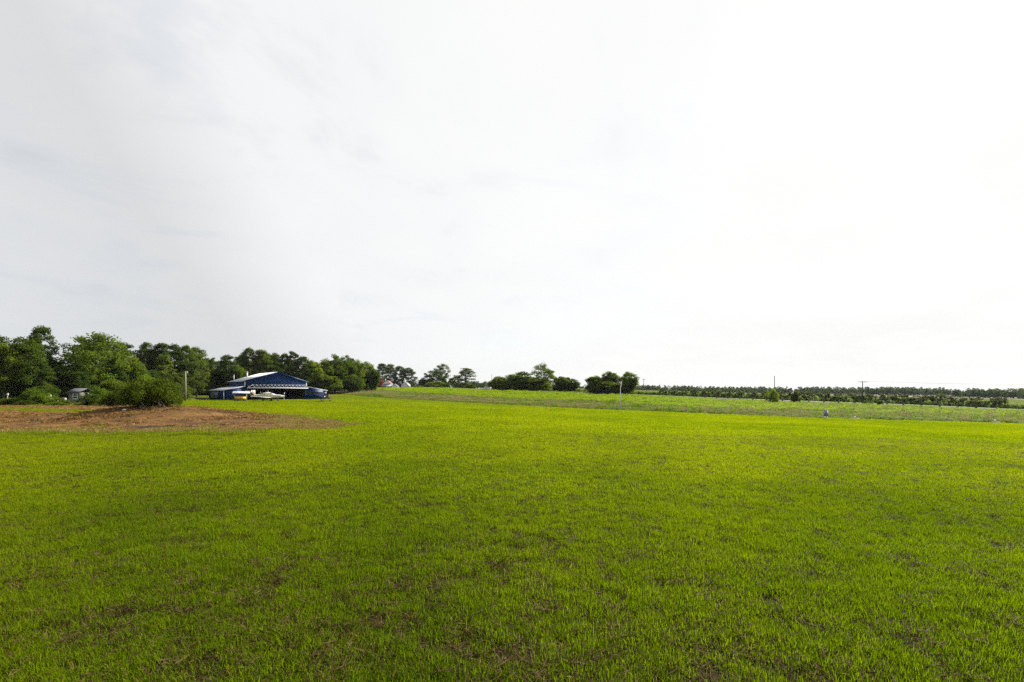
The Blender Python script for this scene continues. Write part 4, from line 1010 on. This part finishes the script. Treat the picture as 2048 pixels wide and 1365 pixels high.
# ------------------------------------------------------------------ high-wing tail-dragger
px_, d_ = 652, 103.0
h0 = Vector((.22, -1, 0)).normalized()
tp = thing('highwing_airplane', 'dark maroon high-wing taildragger parked right of the hangar door', 'airplane', (X(px_, d_), d_, g1(X(px_, d_), d_)), math.atan2(h0.y, h0.x))
Mr = M['maroon']
mb = MB(); mb.loft([(-5.2, 0, .62, .05, .12), (-4.2, 0, .74, .13, .20), (-2.6, 0, .98, .28, .33), (-1.2, 0, 1.22, .40, .48), (-.2, 0, 1.32, .42, .58), (.5, 0, 1.28, .42, .52), (.75, 0, 1.16, .41, .36), (1.35, 0, 1.14, .38, .32), (1.6, 0, 1.14, .26, .24)], 14, 2.8); fu = mb.build('fuselage', Mr, tp, smooth=True)
mb = MB(); mb.hexa([(.52, -.36, 1.50), (.82, -.34, 1.46), (.82, .34, 1.46), (.52, .36, 1.50)], [(.25, -.34, 1.92), (.34, -.32, 1.92), (.34, .32, 1.92), (.25, .34, 1.92)]); mb.build('windscreen', M['glass'], tp)
for s in (-1, 1):
    mb = MB(); mb.foil(((.55, .30 * s, 2.13), (-1.0, .30 * s, 1.85)), ((.50, 4.55 * s, 2.20), (-.95, 4.55 * s, 1.94)), (.24, .18)); wg = mb.build('wing', Mr, tp)
    mb = MB(); mb.foil(((.35, 4.56 * s, 2.17), (-.85, 4.56 * s, 1.96)), ((.0, 4.85 * s, 2.13), (-.6, 4.85 * s, 2.02)), (.15, .05)); mb.build('wing_tip', Mr, wg)
    mb = MB(); mb.bar((.3, .40 * s, .92), (.2, 2.5 * s, 1.95), .07, .03); mb.build('wing_strut', M['offwhite'], tp)
    mb = MB(); mb.bar((-.7, .40 * s, .92), (-.55, 2.5 * s, 1.95), .06, .03); mb.build('wing_strut', M['offwhite'], tp)
    mb = MB(); mb.hexa([(-.75, .425 * s, 1.42), (.4, .425 * s, 1.42), (.4, .44 * s, 1.42), (-.75, .44 * s, 1.42)], [(-.6, .37 * s, 1.84), (.3, .37 * s, 1.84), (.3, .385 * s, 1.84), (-.6, .385 * s, 1.84)]); mb.build('side_window', M['glass'], tp)
    wheel(tp, (.55, .95 * s, .22), (0, 1, 0), .22, .16, (.35, .36 * s, .88), M['offwhite'])
    mb = MB(); mb.foil(((-4.3, .06 * s, .80), (-5.25, .06 * s, .80)), ((-4.7, 1.5 * s, .84), (-5.2, 1.5 * s, .84)), (.07, .04)); mb.build('tailplane', Mr, tp)
mb = MB(); mb.foil(((-4.35, 0, .85), (-5.55, 0, .70)), ((-5.0, .001, 1.62), (-5.5, .001, 1.55)), (.07, .04)); mb.build('tail_fin', Mr, tp)
wheel(tp, (-5.2, 0, .10), (0, 1, 0), .10, .07, (-5.05, 0, .6))
mb = MB(); mb.tube([(1.58, 0, 1.14), (1.72, 0, 1.14), (1.95, 0, 1.14)], [.20, .16, .02], 12); sp = mb.build('spinner', M['white'], tp, smooth=True)
for k in (0, 1):
    s = -1 if k else 1; mb = MB(); mb.hexa([(1.66, .12 * s, 1.10), (1.70, .12 * s, 1.10), (1.72, .12 * s, 1.22), (1.67, .12 * s, 1.22)], [(1.67, .75 * s, 1.38), (1.69, .75 * s, 1.38), (1.70, .72 * s, 1.48), (1.68, .72 * s, 1.48)]); mb.build('propeller_blade', M['dark'], sp)
mb = MB(); mb.box(1.585, 1.62, -.26, .26, 1.22, 1.36); mb.build('cowl_opening', M['dark'], tp)

# ------------------------------------------------------------------ yellow utility cart under a canopy
px_, d_ = 481, 98.0
ct = thing('utility_cart', 'yellow utility cart with a pale sheet canopy beside the airplane', 'cart', (X(px_, d_), d_, g1(X(px_, d_), d_)), R(28))
mb = MB(); mb.hexa([(-1.1, -.62, .42), (1.1, -.62, .42), (1.1, .62, .42), (-1.1, .62, .42)], [(-1.05, -.6, 1.12), (1.02, -.6, 1.12), (1.02, .6, 1.12), (-1.05, .6, 1.12)]); by = mb.build('body', M['yellow'], ct)
mb = MB(); mb.box(-1.12, 1.12, -.63, -.605, .62, .68); mb.build('side_rail', M['dark'], by)
mb = MB(); mb.box(-1.2, 1.2, -.5, .5, .28, .42); mb.build('chassis', M['dark'], ct)
for xx in (-.72, .72):
    for s in (-1, 1): wheel(ct, (xx, .60 * s, .27), (0, 1, 0), .27, .22)
for xx in (-1.15, 1.15):
    for s in (-1, 1):
        mb = MB(); mb.bar((xx, .56 * s, .45), (xx, .56 * s, 2.0), .07); mb.build('canopy_post', M['offwhite'] if xx > 0 else M['steel'], ct)
mb = MB(); mb.hexa([(-1.5, -.95, 1.78), (1.85, -.95, 1.78), (1.75, .9, 2.16), (-1.4, .9, 2.16)], [(-1.5, -.95, 1.82), (1.85, -.95, 1.82), (1.75, .9, 2.20), (-1.4, .9, 2.20)])
for k in range(14): mb.bar((-1.42 + k * .245, -.95, 1.835), (-1.34 + k * .236, .9, 2.215), .05, .03)
mb.build('canopy', M['galv'], ct)
mb = MB(); mb.box(-.45, .25, -.45, .45, 1.12, 1.28); mb.box(-.52, -.38, -.45, .45, 1.28, 1.72); mb.build('seat', M['seat'], ct)
mb = MB(); mb.tube([(.75, -.15, 1.1), (.5, -.15, 1.5)], .025, 6); mb.disc((.5, -.15, 1.5), (-.5, 0, .8), .19, .03); mb.build('steering_wheel', M['rubber'], ct)
mb = MB(); mb.box(1.02, 1.2, -.45, .45, .55, .95); mb.build('grille', M['dark'], ct)

# ------------------------------------------------------------------ shed and bits at the wood edge
d_ = 66.0; sx_ = X(147, d_); z0 = g1(sx_, d_)
sh = thing('garden_shed', 'small grey shed with dark roof and white window among trees', 'shed', (sx_, d_, z0), R(-8))
sh.scale = (.7, .7, .78)
mb = MB(); mb.box(-1.15, 1.5, 0, 2.6, -.2, 2.05)
for k in range(12): mb.box(-1.16, 1.51, -.025, -.002, -.1 + k * .18, .05 + k * .18)
mb.build('wall', M['shed'], sh)
mb = MB(); mb.hexa([(-1.5, -.45, 1.98), (1.8, -.45, 1.98), (1.7, 1.3, 2.75), (-1.4, 1.3, 2.75)], [(-1.5, -.45, 2.08), (1.8, -.45, 2.08), (1.7, 1.3, 2.85), (-1.4, 1.3, 2.85)])
mb.hexa([(-1.4, 1.31, 2.75), (1.7, 1.31, 2.75), (1.8, 3.0, 1.98), (-1.5, 3.0, 1.98)], [(-1.4, 1.31, 2.85), (1.7, 1.31, 2.85), (1.8, 3.0, 2.08), (-1.5, 3.0, 2.08)]); mb.build('roof', M['shingle'], sh)
mb = MB(); mb.box(.0, 1.0, -.045, -.028, .92, 1.72); wn = mb.build('window', M['glass'], sh)
mb = MB(); mb.box(-.14, 1.14, -.085, -.046, 1.70, 1.86); mb.box(-.14, 1.14, -.085, -.046, .78, .94); mb.box(-.14, .02, -.085, -.046, .942, 1.698); mb.box(.98, 1.14, -.085, -.046, .942, 1.698); mb.box(.022, .978, -.075, -.046, 1.28, 1.36); mb.build('frame', M['white'], wn)
def post(name, px, py0, py1, d, w, mat, label, cat, extra=None):
    x_ = X(px, d); z_ = g1(x_, d); h_ = (py1 - py0) / F * d
    o_ = thing(name, label, cat, (x_, d, z_)); mb_ = MB(); mb_.tube([(0, 0, -.2), (0, 0, h_)], [w, w * .9], 8); mb_.build('shaft', mat, o_, smooth=True)
    return o_, h_
o_, h_ = post('fence_post', 101.5, 787, 806, 57, .08, M['white'], 'white painted post standing left of the grey shed', 'post')
mb = MB(); mb.tube([(0, 0, h_), (0, 0, h_ + .05), (0, 0, h_ + .12)], [.10, .10, .01], 8); mb.build('post_cap', M['white'], o_)
o_, h_ = post('birdhouse', 15, 789, 809, 56, .04, M['steel'], 'white birdhouse on a thin post at the left edge', 'birdhouse')
mb = MB(); mb.box(-.08, .08, -.08, .08, h_, h_ + .16); bh = mb.build('box', M['offwhite'], o_)
mb = MB(); mb.hexa([(-.11, -.11, h_ + .16), (.11, -.11, h_ + .16), (.11, .11, h_ + .16), (-.11, .11, h_ + .16)], [(-.02, -.11, h_ + .25), (.02, -.11, h_ + .25), (.02, .11, h_ + .25), (-.02, .11, h_ + .25)]); mb.build('roof', M['shed'], o_)
for px_, lab in ((5, 'thin grey stake nearest the left edge below the birdhouse'), (11, 'thin grey stake second from the left edge')):
    o_, h_ = post('garden_stake', px_, 800, 810, 55.5, .03, M['steel'], lab, 'stake'); o_['group'] = 'garden stakes'
    mb = MB(); mb.tube([(0, 0, h_), (0, 0, h_ + .06)], [.03, .005], 6); mb.build('tip', M['steel'], o_)
d_ = 60.0; x_ = X(123, d_)
bn = thing('garden_bench', 'low pale board bench left of the shed wall', 'bench', (x_, d_, g1(x_, d_)))
mb = MB(); mb.box(-.5, .5, -.16, .16, .8, .86); mb.build('seat', M['board'], bn)
for s in (-1, 1): mb = MB(); mb.box(s * .5 - .04, s * .5 + .04, -.14, .14, -.1, .798); mb.build('leg', M['shed'], bn)

# ------------------------------------------------------------------ houses far behind the crop
def gable_house(o_, L2, D, H_, rise, wall, roof, ov=.3, axis='y'):
    """ridge along local y; gable faces -y"""
    mb_ = MB(); mb_.add([(-L2, 0, -.5), (L2, 0, -.5), (L2, 0, H_), (0, 0, H_ + rise), (-L2, 0, H_), (-L2, D, -.5), (L2, D, -.5), (L2, D, H_), (0, D, H_ + rise), (-L2, D, H_)],
                        [(0, 1, 2, 3, 4), (9, 8, 7, 6, 5), (0, 5, 6, 1), (1, 6, 7, 2), (4, 9, 5, 0)]); w_ = mb_.build('wall', wall, o_)
    for s in (-1, 1):
        e = (L2 + ov) / L2; mb_ = MB(); mb_.hexa([(s * L2 * e, -ov, H_ + rise - rise * e + .03), (0, -ov, H_ + rise + .03), (0, D + ov, H_ + rise + .03), (s * L2 * e, D + ov, H_ + rise - rise * e + .03)],
            [(s * L2 * e, -ov, H_ + rise - rise * e + .2), (0, -ov, H_ + rise + .2), (0, D + ov, H_ + rise + .2), (s * L2 * e, D + ov, H_ + rise - rise * e + .2)]); mb_.build('roof', roof, o_)
    return w_
def win(o_, x, z, w, h, y=-.03):
    mb_ = MB(); mb_.box(x - w / 2, x + w / 2, y - .04, y, z, z + h); w_ = mb_.build('window', M['glass'], o_)
    mb_ = MB(); mb_.box(x - w / 2 - .1, x + w / 2 + .1, y - .07, y - .042, z - .1, z); mb_.box(x - w / 2 - .1, x + w / 2 + .1, y - .07, y - .042, z + h, z + h + .1); mb_.build('frame', M['white'], w_)
d_ = 285.0; x_ = X(772.5, d_)
hs_ = thing('farm_house', 'white house with red gable roof and grey front roof', 'house', (x_, d_, g1(x_, d_)), R(6))
hs_.scale = (.82, .82, .82)
gable_house(hs_, 3.5, 9, 4.6, 2.4, M['white'], M['redroof'])
mb = MB(); mb.hexa([(-5.6, -3.6, 2.3), (4.4, -3.6, 2.3), (4.4, -.05, 4.3), (-5.6, -.05, 4.3)], [(-5.6, -3.6, 2.45), (4.4, -3.6, 2.45), (4.4, -.05, 4.45), (-5.6, -.05, 4.45)]); mb.build('porch_roof', M['greyroof'], hs_)
mb = MB(); mb.box(-5.3, 4.1, -2.4, -.06, -.5, 2.28); mb.build('porch_wall', M['offwhite'], hs_)
for k in (-4.2, -2.2, -.2, 1.8, 3.4): win(hs_, k, .9, .8, 1.2, -2.42)
mb = MB(); mb.box(-1.6, -1.0, 3.5, 4.1, 6.2, 8.4); mb.build('chimney', M['offwhite'], hs_)
mb = MB(); mb.hexa([(4.2, -4.2, -.5), (9.0, -4.2, -.5), (9.0, 2, -.5), (4.2, 2, -.5)], [(4.2, -4.2, 2.5), (9.0, -4.2, 2.5), (9.0, 2, 2.5), (4.2, 2, 2.5)]); mb.add([(4.2, -4.2, 2.5), (9.0, -4.2, 2.5), (6.6, -4.2, 4.4), (4.2, 2, 2.5), (9, 2, 2.5), (6.6, 2, 4.4)], [(0, 1, 2), (5, 4, 3)]); mb.build('wing_wall', M['offwhite'], hs_)
for s in (-1, 1): mb = MB(); mb.hexa([(6.6 + s * 2.8, -4.4, 2.22), (6.6, -4.4, 4.44), (6.6, 2.2, 4.44), (6.6 + s * 2.8, 2.2, 2.22)], [(6.6 + s * 2.8, -4.4, 2.36), (6.6, -4.4, 4.58), (6.6, 2.2, 4.58), (6.6 + s * 2.8, 2.2, 2.36)]); mb.build('wing_roof', M['greyroof'], hs_)
d_ = 300.0; x_ = X(811, d_); z_ = g1(x_, d_)
h2 = thing('cottage', 'small white gabled cottage right of the red-roofed house', 'house', (x_, d_, z_), R(4))
h2.scale = (.8, .8, .8)
gable_house(h2, 2.9, 8, 2.9, 1.9, M['offwhite'], M['greyroof']); win(h2, -1.2, 1, .8, 1.1); win(h2, 1.2, 1, .8, 1.1)
d_ = 318.0; x_ = X(809, d_); z_ = g1(x_, d_)
chh = thing('church', 'white church whose slim steeple rises over the cottage roof', 'church', (x_, d_, z_), 0)
chh.scale = (.72, .72, .85)
gable_house(chh, 3.2, 12, 3.6, 2.2, M['white'], M['greyroof'])
mb = MB(); mb.box(-1.0, 1.0, .2, 2.2, 5.0, 7.2); st = mb.build('steeple', M['white'], chh)
mb = MB(); mb.hexa([(-.7, .5, 7.2), (.7, .5, 7.2), (.7, 1.9, 7.2), (-.7, 1.9, 7.2)], [(-.08, 1.12, 9.4), (.08, 1.12, 9.4), (.08, 1.28, 9.4), (-.08, 1.28, 9.4)]); mb.build('spire', M['white'], st)

# ------------------------------------------------------------------ poles
def upole(px, top, d, r_, mat, label, arm=0, lamp=False, base=None):
    x_ = X(px, d); z_ = g1(x_, d); h_ = CZ - (top - HOR) / F * d - z_
    o_ = thing('utility_pole', label, 'pole', (x_, d, z_), group='utility poles'); mb_ = MB(); mb_.tube([(0, 0, -.4), (0, 0, h_)], [r_, r_ * .72], 10); mb_.build('shaft', mat, o_, smooth=True)
    if arm:
        mb_ = MB(); mb_.bar((-arm / 2, -.13, h_ - .35), (arm / 2, -.13, h_ - .35), .12, .14); a_ = mb_.build('crossarm', mat, o_)
        for k in (-.46, -.2, .2, .46):
            mb_ = MB(); mb_.tube([(arm * k, -.13, h_ - .28), (arm * k, -.13, h_ - .12), (arm * k, -.13, h_ - .05)], [.05, .07, .03], 8); mb_.build('insulator', M['steel'], a_, smooth=True)
    if lamp:
        mb_ = MB(); mb_.tube([(0, 0, h_ - .2), (.35, -.2, h_ - .05), (.6, -.35, h_ - .1)], .035, 6); a_ = mb_.build('lamp_arm', M['steel'], o_)
        mb_ = MB(); mb_.tube([(.6, -.35, h_ - .04), (.6, -.35, h_ - .2), (.6, -.35, h_ - .45)], [.06, .12, .10], 10); mb_.build('lamp_head', M['steel'], a_, smooth=True)
        mb_ = MB(); mb_.box(-.32, -.12, -.2, .05, 1.2, 1.75); mb_.build('meter_box', M['steel'], o_)
    return o_, h_
upole(371, 743, 90, .15, M['pole'], 'wooden lamp pole on the grass left of the hangar', lamp=True)
upole(750, 756, 262, .14, M['pole'], 'short wooden pole beside the red-leaved tree')
upole(783.5, 759, 276, .14, M['pole'], 'wooden pole behind the grey-roofed house wing', arm=1.0)
upole(950.5, 748, 285, .17, M['poledark'], 'bare grey pole standing right of the lone pine')
upole(983.5, 749, 330, .17, M['poledark'], 'thin pole showing over the left end of central trees')
upole(1287.5, 758, 265, .17, M['poledark'], 'pole with small crossarm right of the windsock trees', arm=1.8)
upole(1549, 752, 195, .17, M['poledark'], 'bare pole rising behind the broad bright shrub')
po, ph = upole(1725, 762.5, 160, .17, M['poledark'], 'pole with wide crossarm above the roadside myrtles', arm=3.0)
a0 = Vector(po.location)
for k, off in ((0, -1.38), (1, .6), (2, 1.38)):
    mb = MB(); s_ = a0 + Vector((off, -.13, ph - .06)); e_ = Vector((205 + off, 128, a0.z + ph - 1.2)); pts = []
    for i in range(25):
        t = i / 24; p_ = s_.lerp(e_, t); p_.z -= 4 * .9 * t * (1 - t); pts.append(p_)
    mb.tube(pts, .008, 5); tag(mb.build('power_line', M['wire']), ['nearest-hung power line on the left insulator of the crossarm', 'middle power line leaving the crossarm to the right', 'power line on the right end insulator of the crossarm'][k], 'wire', 'power lines')

# ------------------------------------------------------------------ airstrip furniture
d_ = 79.5; x_ = X(1241, d_); z_ = g1(x_, d_)
ws = thing('windsock', 'limp faded windsock on a slim white pole at the airstrip edge', 'windsock', (x_, d_, z_)); h_ = CZ - (764 - HOR) / F * d_ - z_
mb = MB(); mb.tube([(0, 0, -.3), (0, 0, h_)], [.055, .04], 8); mb.build('pole', M['white'], ws, smooth=True)
mb = MB(); V = []
mb.tube([(-.10, -.08, h_ - .02), (.10, -.10, h_ - .06)], .02, 6); ho = mb.build('swivel_arm', M['steel'], ws)
mb = MB(); mb.tube([(-.02, -.16, h_ - .02), (.03, -.17, h_ - .3), (.07, -.16, h_ - .55), (.12, -.15, h_ - .85)], [.20, .17, .13, .10], 12, cap=False); so_ = mb.build('sock', M['sock'], ws, smooth=True); so_.modifiers.new('thickness', 'SOLIDIFY').thickness = .008
mb = MB()
for i in range(16):
    a_, b_ = 6.283 * i / 16, 6.283 * (i + 1) / 16; mb.bar((-.02 + .20 * math.cos(a_), -.16 + .20 * math.sin(a_), h_ - .01), (-.02 + .20 * math.cos(b_), -.16 + .20 * math.sin(b_), h_ - .01), .02)
mb.build('hoop', M['steel'], so_)
d_ = 60.5; x_ = X(1652, d_); z_ = g1(x_, d_)
cb_ = thing('electrical_cabinet', 'grey electrical cabinet on two short white legs', 'cabinet', (x_, d_, z_), R(28))
mb = MB(); mb.hexa([(-.24, -.16, .38), (.24, -.16, .38), (.24, .16, .38), (-.24, .16, .38)], [(-.24, -.16, 1.18), (.24, -.16, 1.05), (.24, .16, 1.05), (-.24, .16, 1.18)]); cbb = mb.build('box', M['cabinet'], cb_)
mb = MB(); mb.box(-.20, .20, -.18, -.163, .44, .98); dd = mb.build('door', M['cabinet'], cb_); mb = MB(); mb.box(.13, .16, -.21, -.182, .66, .78); mb.build('handle', M['steel'], dd)
for s in (-1, 1): mb = MB(); mb.box(s * .19 - .045, s * .19 + .045, -.05, .05, -.2, .378); mb.build('leg', M['white'], cb_)
for px_, d_, lab in ((1710, 59.0, 'white globe runway light nearer the grey cabinet'), (1990, 53.6, 'white globe runway light near the right edge')):
    x_ = X(px_, d_); z_ = g1(x_, d_); rl = thing('runway_light', lab, 'runway light', (x_, d_, z_), R(5), 'runway edge lights')
    mb = MB(); mb.box(-.42, .42, -.22, .22, .05, .17); mb.build('board', M['board'], rl)
    mb = MB(); mb.tube([(0, 0, .165), (0, 0, .27)], .035, 8); mb.build('stem', M['steel'], rl)
    mb = MB(); mb.tube([(0, 0, .26 + .10 * (1 - math.cos(t * math.pi / 8))) for t in range(1, 8)], [.10 * math.sin(t * math.pi / 8) for t in range(1, 8)], 12); mb.build('globe', M['lampglass'], rl, smooth=True)
x_, y_ = X(249, 25.5), 25.5
mb = MB(); r = random.Random(3); ring = [(.13 * math.cos(k * .785) * r.uniform(.7, 1.2), .09 * math.sin(k * .785) * r.uniform(.7, 1.2)) for k in range(8)]
mb.add([(a_, b_, 0) for a_, b_ in ring] + [(a_ * .8, b_ * .8, .07 + r.uniform(-.02, .02)) for a_, b_ in ring] + [(0, 0, .1)], [(k, (k + 1) % 8, 8 + (k + 1) % 8, 8 + k) for k in range(8)] + [(8 + k, 8 + (k + 1) % 8, 16) for k in range(8)])
tag(mb.build('stone', M['clod'], loc=(x_, y_, g1(x_, y_) + .05)), 'pale stone lying on the bare soil left of the mound bush', 'stone')

# ------------------------------------------------------------------ haze
HAZE = 0.00005
mb = MB(); mb.box(-2650, 2650, -2650, 2680, float(GZ.min()) - 1.5, 32.0)
m, t, out = new_mat('haze_air')
pv = N(t, 'ShaderNodeVolumePrincipled', inp={'Density': HAZE, 'Color': (.86, .92, 1.0, 1), 'Anisotropy': .25})
t.links.new(pv.outputs[0], out.inputs['Volume'])
if HAZE > 0: tag(mb.build('haze', m), 'thin summer haze over the fields', 'haze', kind='stuff')
